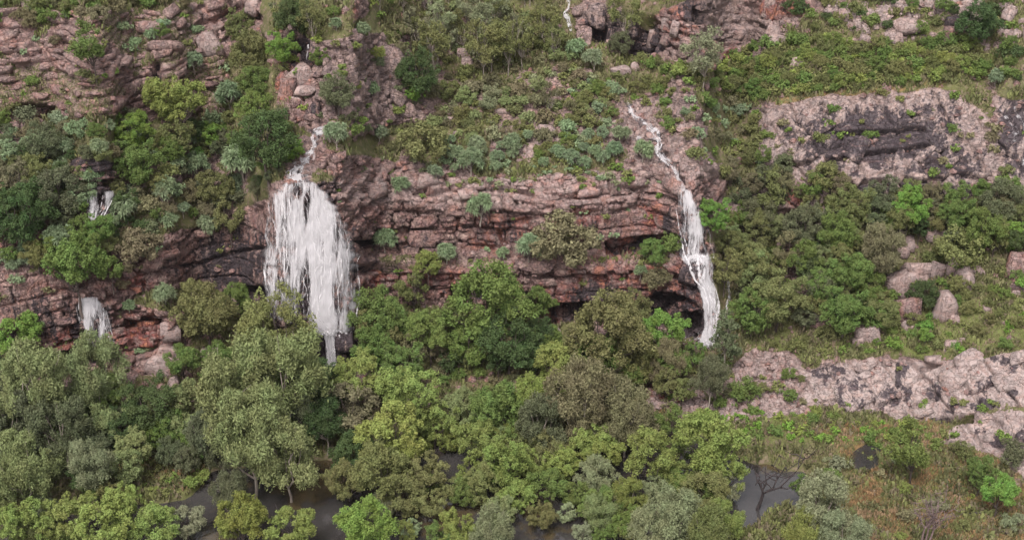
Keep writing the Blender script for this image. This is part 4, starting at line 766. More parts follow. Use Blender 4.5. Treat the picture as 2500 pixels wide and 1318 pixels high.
TREES = '''
gum 690 905 215 grey|tallest grey green paperbark in the foreground left of middle
gum 570 965 190 grey|wide grey green paperbark left of the tallest one
gum 700 1110 150 grey|grey paperbark crown hanging over the black pool
gum 610 1060 200 grey|full grey paperbark between the tallest one and the water
gum 500 1050 100 dgrey|dull paperbark behind the grassy bank at left
gum 560 1200 95 dgrey|small greyish tree beside the left patch of water
gum 745 990 100 dgrey|shaded paperbark right behind the tallest one
gum 85 935 170 grey|large rounded grey green tree at the left edge below the cliff
gum 235 905 150 grey|grey green tree covering the foot of the low left waterfall
gum 62 1140 150 grey|broad pale grey tree at the lower left edge
gum 222 1130 110 pale|pale drooping tree beside the red trunk at lower left
gum 150 1045 135 dgrey|dark grey tree with a bare reddish trunk at lower left
gum 30 1030 120 dgrey|shaded tree at the left edge between the two grey crowns
dense 300 1050 110 dark|dark green tree left of the shaded bank
dense 370 990 150 dark|dark evergreen between left grey trees and the tallest paperbark
dense 430 1040 90 green|small deep green tree leaning over the shaded bank
cauli 45 825 120 bright|bright yellow green tree at the left edge under the cliff
cauli 55 1290 140 ygreen|light green crown in the bottom left corner
cauli 165 1262 130 ygreen|light green crown second from the bottom left corner
cauli 255 1285 150 ygreen|leafy yellow green crown at the bottom below the pale drooping tree
cauli 300 1225 110 ygreen|yellow green crown just below the grassy bank
cauli 380 1290 120 ygreen|light green crown standing in the left patch of water
cauli 455 1275 90 pale|thin pale crown in front of the left patch of water
dense 680 800 190 olive|olive tree hiding the left foot of the widest waterfall
dense 620 830 110 olive|olive tree low at left beside the foot of the widest waterfall
cauli 590 1268 140 yellow|golden yellow tree at the bottom left of middle
cauli 705 1292 120 ygreen|round green crown between golden tree and black pool
cauli 870 915 130 ygreen|light green tree right below the plume of the widest waterfall
open 855 985 140 brown|brownish open tree below the light green one
cauli 838 1045 55 ygreen|little yellow green tree above the black pool
dense 985 890 110 green|green tree under the cliff right of the widest waterfall
cauli 1000 955 150 ygreen|light yellow green tree in the centre left
cauli 950 1060 175 ygreen|big lumpy yellow green crown in the lower centre
cauli 1060 1020 130 ygreen|leafy crown right of the big lumpy one
dense 865 1110 120 dark|dark bluish tree at the edge of the black pool
cauli 930 1160 160 olive|olive crown over the right side of the black pool
cauli 850 1170 110 olive|olive crown dipping to the black pool
cauli 1030 1145 120 olive|olive crown left of the middle patch of water
cauli 890 1280 150 bright|fresh green crown at the bottom edge right of the black pool
cauli 980 1215 110 olive|drab crown between fresh green one and the olive ones
cauli 1045 1230 90 olive|drab crown left of the middle patch of water at the bottom
mint 1005 1290 60 mint|small mint pale sapling at the bottom right of the fresh green crown
cauli 1210 1010 150 green|green round crown in the lower middle
cauli 1165 1080 120 ygreen|light crown left of the water in the lower middle
cauli 1235 1130 130 ygreen|leafy crown above the dark reflections in the lower middle
gum 1320 1030 120 dgrey|grey green tree right of the green round crown
cauli 1275 1090 90 olive|small olive crown beside the grey green tree
dense 1340 1100 110 olive|dull tree between the flooded trees of the lower middle
gum 1410 965 170 brown|brownish grey tree in the centre below the cliff
gum 1470 960 110 brown|dull brownish tree right of the brownish grey one
gum 1530 1020 130 brown|thin brown green tree at the edge of the flooded wood
cauli 1365 890 120 ygreen|bright yellow green tree below the middle of the cliff
cauli 1330 945 70 ygreen|little yellow green tree below the bright one
cauli 1455 1078 115 ygreen|round topped tree whose dark trunk stands in the water
cauli 1370 1130 95 ygreen|tree standing in dark water left of the round topped one
cauli 1590 1115 140 ygreen|light green tree standing in the water right of the middle
cauli 1650 1165 90 ygreen|light green lower crown between the two right hand water trees
cauli 1735 1085 170 ygreen|largest light green tree on the right of the flooded wood
cauli 1775 1150 110 ygreen|light crown at the right rim of the flooded wood
cauli 1720 1210 120 olive|olive crown low on the right of the flooded wood
cauli 1450 1235 90 green|green tree at the bottom of the flooded wood
gum 1640 1265 140 pale|pale soft tree near the bottom right of the flooded wood
gum 1590 1295 110 pale|pale soft crown at the bottom edge of the flooded wood
gum 1730 1290 110 olive|olive soft crown at the bottom edge right of the pale ones
open 1640 1030 90 green|thin green tree on the shore above the flooded wood
open 1560 1040 110 brown|leggy brownish tree wading at the top of the flooded wood
cauli 1180 1185 110 olive|olive crown above dark reflections in the lower middle water
cauli 1262 1215 90 ygreen|light crown low over dark reflections in the lower middle
cauli 1110 1195 75 olive|small crown at the left rim of the middle water
cauli 1335 1185 90 green|green crown standing in the middle of the dark reflections
open 1545 1290 80 olive|thin tree at the bottom edge left of the pale soft crowns
open 1475 1300 70 green|green sapling at the bottom edge beside brown shallow water
cauli 1120 1295 100 ygreen|light crown at the bottom edge left of the pale middle one
mint 1385 1250 60 mint|mint green sapling over brown shallow water
mint 1420 1300 60 mint|second mint green sapling at the bottom over brown water
gum 1200 1300 110 pale|pale yellow green crown at the bottom in the middle
open 1500 1230 70 olive|thin leggy tree in the water right of the green one
gum 2010 1230 140 pale|pale yellow soft tree on the marsh
gum 1965 1295 100 ygreen|soft light tree at the bottom of the marsh left side
gum 2055 1300 110 pale|soft pale crown at the bottom of the marsh
open 1960 1185 70 green|thin green sapling at the right end of the water
open 2235 1085 140 green|lone open tree with a black trunk on the red grass marsh
cauli 2395 1155 85 green|green tree with a thin trunk at the right of the marsh
cauli 2440 1200 95 bright|fresh green tree at the right edge of the marsh
dense 500 760 150 olive|olive tree on the ledge left of the widest waterfall
dense 575 730 85 green|deep green tree beside the dark overhang left of the widest waterfall
cauli 470 720 80 olive|light crown on top of the ledge above the fallen slab
pand 402 722 70 blue|round blue green pandanus on the ledge below the left cliff
pand 315 745 38 blue|tiny pandanus on the left ledge above the orange beds
cauli 445 880 85 green|green tree beside the pale fallen slab
dense 535 880 90 green|deep green tree right of the pale fallen slab
dense 930 770 140 green|rich green tree right at the foot of the widest waterfall
open 1010 700 95 olive|olive tree growing against the cliff right of the widest waterfall
cauli 1045 640 70 ygreen|yellow green tree on the ledge above the olive one
pand 1090 620 60 blue|tall pandanus on the ledge in front of the centre cliff
cauli 1050 805 120 green|green tree under the centre cliff
dense 920 850 110 green|green tree below the rich green one at the waterfall foot
dense 1190 740 200 green|widest dark green tree in the middle in front of the cliff
dense 1240 830 150 dark|deep green tree beneath the widest dark one
dense 1140 840 110 green|green tree low left of the widest dark one
dense 1310 740 80 green|smaller green tree at the right shoulder of the widest dark one
dense 1330 820 90 dark|dark tree in the gap beside the pointed pink stone
dense 1485 810 200 olive|big olive green dome tree in front of the red cliff base
dense 1545 755 90 olive|olive crown at the top right of the big dome tree
dense 1450 870 120 green|green tree under the big dome tree
cauli 1625 805 110 bright|bright green tree left of the foot of the narrow waterfall
dense 1560 890 110 olive|olive round tree below the big dome tree
gum 1635 880 90 brown|greyish tree below the bright green one
open 1695 860 70 green|small green tree at the foot of the narrow waterfall
slim 1772 830 72 dgrey|tall slim tree with a long pale pole trunk right of the narrow waterfall
gum 1735 925 90 dgrey|grey tree on the pink rubble right of middle
open 1665 945 70 olive|small round tree on the rubble left of the slim tree
dome 1820 955 80 green|green bush on the pink rubble
pand 930 578 70 blue|flat topped tree on a pale forked trunk right of the widest waterfall
dome 1390 590 170 brown|wide brownish shrub spread on the ledge of the centre cliff
pand 1293 605 80 blue|blue green forked pandanus on the ledge left of the brownish shrub
pand 1228 620 38 blue|small pandanus left of the blue green forked one
cauli 1600 612 75 green|green tree on the ledge left of the narrow waterfall
pand 1563 660 40 blue|small blue pandanus below the ledge tree
dome 1600 672 70 brown|drab shrub under the ledge tree
dome 1640 590 60 green|leafy green shrub touching the left side of the narrow waterfall
pand 1172 500 80 blue|pandanus with an olive skirt high on the centre cliff
pand 978 452 55 blue|pandanus alone on the cliff top right of the widest waterfall
dense 1742 520 85 bright|fresh green tree right against the top of the narrow waterfall
dense 1775 590 75 olive|olive tree right of the middle of the narrow waterfall
open 1770 640 90 olive|leafy tree over the thin thread of water
dense 1830 640 100 olive|olive tree on the right slope beside the narrow waterfall
dense 1900 725 140 olive|broad grey olive tree on the right slope
dense 1840 760 110 green|dark green tree on the right slope below the grey olive one
dense 1965 630 90 green|upright rich green tree in the middle of the right slope
cauli 2075 660 110 green|leafy green tree left of the perched boulder
dense 2010 700 90 green|green tree in the lower middle of the right slope
dense 2120 700 80 green|yellow green tree touching the boulder pile
dense 2060 760 120 green|wide low green tree above the right grass slope
dense 2150 765 90 olive|olive tree in front of the boulder pile
dense 2255 715 75 dark|dark round bush between the boulders
dome 2340 612 130 olive|long yellow green bush above the split boulders
cauli 2222 508 100 bright|brightest green tree on the right side
dense 2275 510 60 dgrey|dull bluish tree behind the brightest green one
dense 2335 520 90 green|green tree right of the brightest one
dense 2400 560 110 green|leafy tree on the far right of the slope
dense 2465 570 75 bright|bright green tree at the right edge
dense 2440 490 110 dgrey|grey green tree at the right edge below the dome
gum 2155 605 110 brown|rusty brown open tree above the boulder pile
dense 2080 500 110 olive|light olive tree under the dark dome
dense 2050 570 100 green|green tree in the shade of the rock step
dense 2140 520 80 dgrey|bluish tree left of the brightest one
dense 1965 550 110 dgrey|dull tree just right of the orange cliff nose
dome 2007 428 90 olive|smooth yellow olive dome shrub against the dark dome rock
open 1865 450 120 olive|olive tree above the right slope at the shoulder of the falls
open 1850 520 90 dgrey|greyish tree left of the shaded rock step
open 1930 600 100 brown|brown green tree left of the upright rich green one
dense 60 520 160 dark|large dark tree at the left edge above the lower cliff
dense 140 470 130 dgrey|grey green tree left of the small broken waterfall
cauli 90 410 90 olive|olive tree left of the dark cave at upper left
open 40 430 90 brown|drab tree at the left edge of the bench
dense 110 345 100 dgrey|soft grey green tree below the upper left cliff
cauli 190 630 150 green|wide green tree leaning over the low left cliff
cauli 270 650 70 green|small green tree at the right of the leaning one
pand 145 590 90 blue|bluish dome tree above the leaning green tree
dense 242 560 75 green|green tree just below the small broken waterfall
pand 307 508 85 blue|big round pandanus right of the small broken waterfall
pand 400 457 66 blue|round pandanus in the middle of the left bench
pand 412 540 58 blue|small pandanus near the rim of the left cliff
pand 512 545 66 blue|pandanus at the rim of the left cliff, right of the small one
open 560 520 90 olive|open shrub tree between the rim pandanus and the waterfall
pand 478 405 80 blue|pandanus on the bench below the two dark trees
pand 590 392 110 blue|widest pandanus clump left of the stream
dense 530 455 100 olive|olive tree under the widest pandanus clump
dome 350 585 110 brown|drab shrub spilling over the left cliff
dense 325 320 100 bright|bright green tree below the upper left cliff
dense 330 400 120 green|deep green tree below the bright one at upper left
dense 440 330 90 olive|olive brown tree in the middle of the upper left bench
cauli 508 328 65 bright|bright lime tree on the upper left bench
cauli 480 372 35 bright|little lime bush below the lime tree
dense 592 65 90 olive|smooth olive dome tree by the dark gully at the top
dense 615 130 115 olive|wide olive tree below the smooth dome one
dense 685 115 80 bright|bright green tree on the rim of the dark gully
dense 625 200 95 green|green tree above the big dark one
cauli 440 235 140 ygreen|broad mixed green tree against the upper left cliff
dense 650 330 150 dark|biggest dark green tree left of the stream
dense 712 362 60 bright|bright green tree at the brink of the stream
dense 630 265 90 green|green tree on top of the biggest dark one
pand 560 235 80 blue|pandanus between the mixed green tree and the gully
open 215 100 110 green|green tree on top of the upper left cliff
pand 472 148 55 blue|small round pandanus on the upper left cliff top
pand 370 85 40 blue|small pandanus high on the upper left rocks
dense 822 225 90 dgrey|dark grey green tree beside the gully blocks
pand 820 330 72 blue|round grey pandanus right of the stream
pand 925 325 50 blue|small blue shrub at the foot of the upright rocks
pand 918 215 50 blue|pale green shrub clinging to the upright rocks
dome 1025 352 135 olive|wide flat olive shrub above the centre cliff
pand 1108 375 52 blue|first pandanus of the row above the centre cliff
pand 1165 352 55 blue|topmost pandanus of the row above the centre cliff
pand 1150 395 80 blue|widest pandanus of the row above the centre cliff
pand 1252 352 58 blue|pandanus at the right end of the row above the centre cliff
pand 1215 385 46 blue|small pandanus beside the right end of the row
pand 1060 420 46 blue|pandanus nearest the cliff rim in the middle row
pand 1500 365 50 blue|pandanus left of the zigzag stream
pand 1570 367 62 blue|pandanus overhanging the zigzag stream
pand 1515 330 55 blue|flat pandanus above the pair by the zigzag stream
pand 1455 375 45 blue|drab pandanus left of the pair by the zigzag stream
pand 1390 385 55 blue|pandanus above the middle of the centre cliff
dense 1020 180 110 dark|dark tree right of the upright rocks
cauli 1010 228 50 bright|small lime tree at the foot of the dark tree
euc 1180 95 100 olive|pale limbed gum in the upper middle
euc 1240 85 100 olive|second pale limbed gum right of the first
euc 1060 95 100 olive|thin gum leaning left in the upper middle
euc 1200 30 90 pale|pale gum at the top edge in the middle
euc 1130 60 70 olive|small gum between the leaning and pale gums
euc 1725 110 105 pale|spreading pale gum below the top cliffs
euc 1530 30 90 olive|olive gum on the dark outcrop at the top
euc 1330 50 80 olive|gum just left of the top edge waterfall
euc 1345 230 55 brown|small bare looking gum on the grassy slope
pand 1405 118 60 blue|blue green clump below the top edge waterfall
pand 1450 145 60 blue|blue green clump above the rounded slab
dense 1515 105 60 dgrey|blue green tree under the stacked grey stones
dense 2385 55 100 dark|dark round tree at the top right
pand 2434 188 48 blue|small round blue green shrub on the right end of the scrub
dense 720 40 100 dark|dark tree at the head of the gully
euc 770 40 80 olive|olive gum at the top beside the gully
pand 820 60 40 blue|bluish round shrub above the upright rocks
pand 885 72 45 blue|round blue green shrub on top of the upright rocks
dense 780 140 50 green|small dark tree in front of the gully trickle
cauli 2260 820 40 bright|lime bush in grass between the boulders and the shelf
dome 2350 1100 60 olive|green bush in front of the lower pink rocks
dome 2470 1105 80 dgrey|grey bare looking bush at the right edge of the pink rocks
'''
prnd = random.Random(4)
TALL = {'gum': 1.15, 'cauli': 1.0, 'dense': 1.0, 'open': 1.0}
for ln in TREES.strip().splitlines():
    a, lab = ln.split('|'); k, u, v, w_, c = a.split(); plant(k, float(u), float(v), float(w_) * (1.12 if k != 'pand' else 1.25), c, lab, None, TALL.get(k, 1.0) if float(w_) > 60 else 1.0, prnd)

# plants one can count but that nothing tells apart
CAND = []
def fill(_label, group, polys, n, keys, colrs, wr, seed, gap=.5):
    r = random.Random(seed); xs = [p[0] for q in polys for p in q]; ys = [p[1] for q in polys for p in q]; k = tr = 0; T_ = []
    while k < n and tr < n * 25:
        tr += 1; u, v = r.uniform(max(min(xs), -90), min(max(xs), 2590)), r.uniform(max(min(ys), -60), min(max(ys), 1345))
        if not any(inpoly(q, np.array([u]), np.array([v]))[0] for q in polys) or in_water_path(u, v): continue
        w_ = r.uniform(*wr); key = r.choice(keys)
        if float(near_stream(u, v - w_ * .12)) < w_ * .5 + 6: continue
        if any(math.hypot(u - a, (v - b) * 1.3) < (w_ + c) * gap * .5 for a, b, c in T_): continue
        T_.append((u, v, w_)); CAND.append((key, u, v - w_ * .12, w_, r.choice(colrs), group)); k += 1
G_MID = [(1000, 20), (1380, 20), (1400, 120), (1480, 200), (1520, 330), (1350, 380), (1060, 350), (1030, 250), (950, 110)]
fill('low olive bush, one of many scattered over the grassy slope above the centre cliff', 'bushes on the grassy middle slope', [G_MID], 170, ['bush', 'bush', 'dome'], ['olive', 'olive', 'brown', 'brown', 'pale', 'grey'], (22, 66), 1)
fill('gum tree of the open wood at the top of the middle slope', 'gums at the top of the middle slope', [[(900, -60), (1360, -60), (1370, 110), (1280, 150), (1000, 60)]], 22, ['euc'], ['olive', 'pale', 'olive'], (50, 95), 2)
fill('rounded green bush in the dense scrub band above the dark rock dome', 'bushes of the upper right scrub', [[(1560, 150), (1720, 165), (1850, 110), (2000, 90), (2200, 120), (2400, 115), (2420, 180), (2130, 210), (1840, 240), (1640, 190)]], 190, ['dome', 'bush'], ['green', 'olive', 'olive', 'green', 'ygreen'], (30, 58), 3, gap=.42)
fill('low bush among the pale stones along the top right', 'bushes among the top right stones', [[(1880, -50), (2590, -50), (2590, 240), (2430, 190), (2400, 115), (1960, 90)]], 90, ['bush', 'dome'], ['green', 'olive', 'dark'], (24, 64), 4)
fill('low bush by the zigzag stream above the narrow waterfall', 'bushes by the zigzag stream', [[(1400, 180), (1660, 210), (1840, 250), (1880, 440), (1760, 440), (1640, 330), (1560, 240), (1480, 330), (1400, 420), (1300, 400)]], 120, ['bush', 'dome', 'bush'], ['olive', 'olive', 'brown', 'green', 'blue'], (20, 55), 5)
fill('', 'pandanus of the left bench', [[(20, 290), (260, 290), (640, 380), (640, 470), (450, 540), (330, 590), (130, 630), (20, 680)]], 20, ['pand'], ['blue'], (44, 78), 31, .9)
fill('', 'pandanus above the centre cliff', [[(1060, 340), (1320, 330), (1560, 340), (1560, 410), (1080, 420)]], 15, ['pand'], ['blue'], (36, 60), 32, .9)
fill('sparse low bush on the rim of the centre cliff', 'bushes on the rim of the centre cliff', [[(780, 380), (1000, 390), (1250, 400), (1500, 400), (1620, 420), (1600, 455), (1250, 470), (960, 440)]], 60, ['bush'], ['olive', 'pale', 'blue', 'green'], (14, 38), 6)
fill('small plant rooted in the face of the centre cliff', 'plants in the centre cliff face', [A_UPC, A_LEDGE, [(880, 680), (1640, 680), (1640, 700), (880, 700)]], 46, ['bush'], ['green', 'olive', 'blue'], (12, 34), 7)
fill('mixed bush on the wooded bench of the left slope', 'bushes of the left bench', [[(-60, 290), (550, 290), (700, 270), (700, 400), (640, 470), (450, 540), (330, 590), (130, 630), (-60, 680)]], 150, ['dome', 'dense', 'bush', 'cauli'], ['green', 'olive', 'dgrey', 'blue', 'brown', 'dark'], (30, 80), 8)
fill('small bush on the upper left cliff and its top', 'bushes on the upper left rocks', [[(-60, -50), (640, -50), (600, 150), (560, 280), (-60, 280)]], 85, ['bush', 'bush', 'dome'], ['olive', 'green', 'blue', 'brown'], (18, 50), 9)
fill('dull low bush along the top left edge of the scene', 'bushes at the top left edge', [[(-60, -60), (430, -60), (380, 30), (120, 60), (-60, 50)]], 40, ['dome', 'bush'], ['olive', 'brown', 'green'], (40, 75), 10)
fill('small bush on and around the upright rocks and gully', 'bushes around the upright rocks', [[(650, -40), (960, -40), (1010, 120), (1060, 320), (850, 350), (700, 320)]], 60, ['bush', 'dome'], ['olive', 'green', 'dgrey', 'ygreen'], (18, 48), 11)
fill('dark green tree of the closed wood on the right slope', 'trees of the right slope', [[(1780, 560), (2100, 540), (2500, 500), (2590, 620), (2400, 600), (2150, 560), (2140, 700), (2160, 780), (1960, 800), (1800, 800)]], 60, ['dense', 'cauli', 'open'], ['green', 'olive', 'olive', 'dgrey', 'grey', 'dark'], (48, 92), 12)
fill('grey green tree in the shade between dome rock and right slope', 'trees under the dark dome rock', [[(1760, 380), (1880, 380), (1960, 450), (2400, 455), (2590, 440), (2590, 540), (1780, 560)]], 48, ['open', 'dense', 'dome'], ['dgrey', 'olive', 'brown', 'green'], (45, 90), 13)
fill('low bush on the bright grass slope at the right', 'bushes on the right grass slope', [[(2160, 740), (2360, 560), (2590, 600), (2590, 830), (2400, 860), (1950, 865), (1850, 840), (2100, 800)]], 110, ['bush', 'dome', 'bush'], ['green', 'olive', 'bright', 'olive'], (18, 60), 14)
fill('small bush between the joints of the dark dome rock', 'bushes on the dark dome rock', [A_DOME, A_FARR], 55, ['bush'], ['olive', 'green', 'brown'], (14, 46), 15)
fill('low tree filling the shade under the centre cliff', 'trees under the centre cliff', [[(880, 780), (1340, 830), (1600, 850), (1700, 900), (1620, 950), (1300, 900), (1090, 890), (960, 880)]], 42, ['dense', 'open', 'cauli'], ['green', 'dark', 'olive', 'brown'], (55, 100), 16)
fill('drab bush on the stony ground under the centre trees', 'bushes on the stony ground', [[(1060, 890), (1320, 880), (1340, 1000), (1100, 990)], [(1580, 900), (1960, 880), (1960, 990), (1620, 1010)]], 48, ['bush', 'bush', 'dome'], ['olive', 'brown', 'green'], (20, 52), 17)
fill('tree of the closed wood under the left cliff', 'trees under the left cliff', [[(-60, 900), (310, 960), (460, 960), (640, 860), (800, 900), (820, 1080), (480, 1130), (260, 1200), (-60, 1210)]], 60, ['dense', 'gum', 'cauli'], ['dark', 'dgrey', 'green', 'grey'], (70, 120), 18)
fill('leafy tree of the flooded wood along the bottom', 'trees of the flooded wood', [[(-60, 1180), (330, 1210), (320, 1345), (-60, 1345)], [(860, 1120), (1040, 1060), (1080, 1180), (1080, 1345), (840, 1345)], [(1100, 1000), (1330, 960), (1500, 1010), (1330, 1150), (1130, 1110)], [(1650, 1040), (1800, 1080), (1830, 1200), (1740, 1345), (1560, 1345), (1640, 1180)], [(1080, 1040), (1800, 1050), (1740, 1310), (1080, 1310)]], 54, ['cauli', 'cauli', 'gum', 'open'], ['ygreen', 'olive', 'green', 'grey', 'pale'], (70, 120), 19)
fill('lush green bush at the water side under the pink shelf', 'bushes under the pink shelf', [[(1700, 1010), (1960, 1005), (2280, 1035), (2200, 1070), (1950, 1080), (1760, 1060)]], 60, ['bush'], ['bright', 'ygreen', 'green'], (18, 44), 20)
fill('low marsh bush in the rusty grass at lower right', 'bushes in the rusty grass', [[(1950, 1060), (2320, 1050), (2480, 1180), (2590, 1300), (2300, 1345), (1840, 1345), (2000, 1200)]], 30, ['bush', 'bush', 'dome'], ['olive', 'green', 'brown', 'pale', 'ygreen'], (20, 62), 21)
fill('small bush on the wet grassy bank at the left water', 'bushes on the left grassy bank', [[(330, 1110), (520, 1100), (520, 1190), (350, 1210)]], 22, ['bush'], ['ygreen', 'olive', 'green'], (26, 50), 22)
fill('small bush in the joints of the pink rock shelf', 'bushes on the pink shelf', [A_SHELF, A_SHELF2], 20, ['bush'], ['olive', 'green'], (16, 40), 23)
fill('leafy bush hugging the lower left cliff', 'bushes on the lower left cliff', [A_LOW, A_STEP], 36, ['bush'], ['olive', 'green', 'brown', 'blue'], (14, 44), 24)


MARKS = [(728, 400, 'the white stream'), (1560, 300, 'the zigzag stream'), (760, 620, 'the widest waterfall'), (1690, 620, 'the narrow waterfall'), (240, 500, 'the small broken waterfall'), (220, 790, 'the low left waterfall'),
 (1392, 35, 'the top edge waterfall'), (740, 190, 'the fallen gully block'), (860, 150, 'the upright rocks'), (960, 270, 'the outcrop foot'), (1140, 150, 'the dark rock knob'), (1272, 216, 'the lone white stone'), (1098, 290, 'the small pale hillside stone'),
 (1200, 375, 'the pandanus row'), (1585, 82, 'the stacked grey stones'), (1515, 172, 'the rounded slab'), (1725, 110, 'the spreading pale gum'), (1945, 163, 'the lone pale boulder'), (2108, 106, 'the pale stone pair'), (2182, 108, 'the knobbly boulder'),
 (2210, 62, 'the flat topped block'), (2316, 80, 'the capped reddish boulder'), (2385, 55, 'the dark round top tree'), (2434, 188, 'the small round blue shrub'), (1900, 85, 'the pale stone jumble'), (2130, 330, 'the black stained dome'), (2007, 428, 'the yellow olive dome shrub'),
 (2470, 350, 'the wet right corner rock'), (2222, 508, 'the brightest green tree'), (1940, 470, 'the orange cliff nose'), (2155, 605, 'the rusty brown tree'), (2230, 655, 'the perched boulder'), (2347, 672, 'the split boulder'), (2312, 752, 'the isolated upright boulder'),
 (2118, 822, 'the grooved boulder'), (2320, 842, 'the round grey boulder'), (2408, 755, 'the flat pinkish stone'), (1965, 630, 'the upright rich green tree'), (2488, 642, 'the pale orange boulder'), (1830, 640, 'the slope beside the falls'), (2060, 760, 'the wide low tree'),
 (600, 65, 'the smooth dome tree'), (515, 105, 'the jutting pink block'), (215, 100, 'the clifftop tree'), (70, 10, 'the top left boulder'), (440, 235, 'the broad mixed tree'), (325, 320, 'the upper bright green tree'), (508, 328, 'the lime tree'), (650, 330, 'the biggest dark tree'),
 (590, 392, 'the widest pandanus clump'), (307, 508, 'the big round pandanus'), (400, 457, 'the round bench pandanus'), (60, 520, 'the large dark left tree'), (190, 630, 'the leaning green tree'), (110, 345, 'the soft grey green tree'), (512, 545, 'the rim pandanus'),
 (690, 905, 'the tallest paperbark'), (150, 1170, 'the bare red trunk'), (395, 885, 'the fallen pink slab'), (420, 1150, 'the grassy bank'), (430, 1260, 'the left water patch'), (750, 1210, 'the black pool'), (950, 1060, 'the big lumpy crown'), (1190, 740, 'the widest dark green tree'),
 (1485, 810, 'the big dome tree'), (1625, 805, 'the bright green foot tree'), (1362, 815, 'the pointed pink stone'), (1772, 830, 'the slim pole tree'), (1365, 890, 'the bright yellow green tree'), (1410, 965, 'the brownish grey tree'), (1455, 1078, 'the round topped water tree'),
 (1735, 1085, 'the largest light green tree'), (1852, 1150, 'the bare black tree'), (2235, 1085, 'the lone marsh tree'), (2258, 1280, 'the bare grey stems'), (2395, 1155, 'the thin trunked green tree'), (2380, 1262, 'the burnt log'), (2100, 940, 'the pink shelf'), (2300, 950, 'the overhanging shelf end'),
 (2400, 1080, 'the lower pink rocks'), (1140, 960, 'the red stony patch'), (1650, 960, 'the red gravel patch'), (1250, 520, 'the cliff rim centre'), (1000, 540, 'the ribbed cliff part'), (1390, 590, 'the brownish ledge shrub'), (1600, 530, 'the orange cliff patch'), (1090, 620, 'the tall ledge pandanus'),
 (2100, 1100, 'the little marsh pool'), (2010, 1230, 'the pale soft marsh tree'), (2085, 225, 'the orange soil strip'), (1180, 95, 'the pale limbed gum'), (1030, 352, 'the wide flat shrub'), (480, 620, 'the grey left cliff face'), (100, 720, 'the far left cliff foot')]
CW = {'grey': 'grey green', 'ygreen': 'yellow green', 'bright': 'bright green', 'dark': 'dark green', 'green': 'green', 'olive': 'olive', 'brown': 'brownish', 'blue': 'bluish', 'pale': 'pale', 'dgrey': 'dull green', 'yellow': 'yellow', 'mint': 'mint'}
KW = {'gum': 'paperbark', 'cauli': 'lumpy tree', 'dense': 'leafy tree', 'open': 'open tree', 'euc': 'gum', 'dome': 'rounded shrub', 'bush': 'bush', 'pand': 'pandanus'}
def dirword(du, dv):
    a = math.degrees(math.atan2(-dv, du)) % 360
    return ['right of', 'upper right of', 'above', 'upper left of', 'left of', 'lower left of', 'below', 'lower right of'][int((a + 22.5) // 45) % 8]
inview = [c for c in CAND if -25 < c[1] < 2525 and -20 < c[2] < 1330]
keep, small = [], [c for c in CAND if c not in inview and c[0] in ('bush', 'dome')]; keep += [c for c in CAND if c not in inview and c[0] not in ('bush', 'dome')]
for kk, lim in (('bush', 285), ('dome', 280)):
    L_ = sorted([c for c in inview if c[0] == kk], key=lambda c: -c[3]); keep += L_[:lim]; small += L_[lim:]
keep += [c for c in inview if c[0] not in ('bush', 'dome')]
sz = {}
for c in keep: sz.setdefault(c[0], []).append(c[3])
for k_ in sz: sz[k_] = sorted(sz[k_])
ent = {}
for c in keep:
    key, u, v, w_, col_, grp = c; q = sz[key]; t1, t2 = q[len(q) // 3], q[2 * len(q) // 3]; size = 'small' if w_ < t1 else ('large' if w_ > t2 else 'middling')
    m = min(MARKS, key=lambda m: math.hypot(u - m[0], v - m[1])); ent.setdefault((size, CW[col_], KW[key], dirword(u - m[0], v - m[1]), m[2]), []).append((math.hypot(u - m[0], v - m[1]), c))
ORD = ['', 'second nearest ', 'third nearest ', 'fourth nearest ', 'fifth nearest ', 'sixth nearest ', 'seventh nearest ']
for (size, cw, kw, dw, mk), L_ in ent.items():
    L_.sort(key=lambda x: x[0])
    for i, (d, c) in enumerate(L_):
        lab = (('nearest ' if len(L_) > 1 and i == 0 else ORD[min(i, 6)]) + f'{size} {cw} {kw} {dw} {mk}').strip()
        plant(c[0], c[1], c[2], c[3], c[4], lab, c[5], 1.0, prnd)
# the many smallest bushes, joined
VV, CC = [], []
for (key, u, v, w_, col_, grp) in small:
    r = np.random.default_rng(abs(int(u * 7 + v))); V_, F_, _ = crown_mesh('x', int(u * 13 + v) % 9973, 300, rz=.3, n_lobe=8, lr=.2, leaf=.055, sub=3, ragged=.4)
    p = ground_pt(u, v + w_ * .3); s_ = w_ * proj(p)[2] / FPX; VV.append(V_ * s_ + p + [0, 0, .24 * s_]); CC.append(np.repeat(np.array(COLR[col_])[None] * r.uniform(.6, 1.3, (300, 1)), 4, 0))
VV = np.concatenate(VV); CC = np.concatenate(CC); CC = np.c_[CC, np.ones(len(CC))]
tag(link('small_bushes', mesh_np('small_bushes', VV, np.arange(len(VV)).reshape(-1, 4), [M_COVER], CC)), 'smallest scattered bushes of the slopes and rocks', None, None, 'stuff')

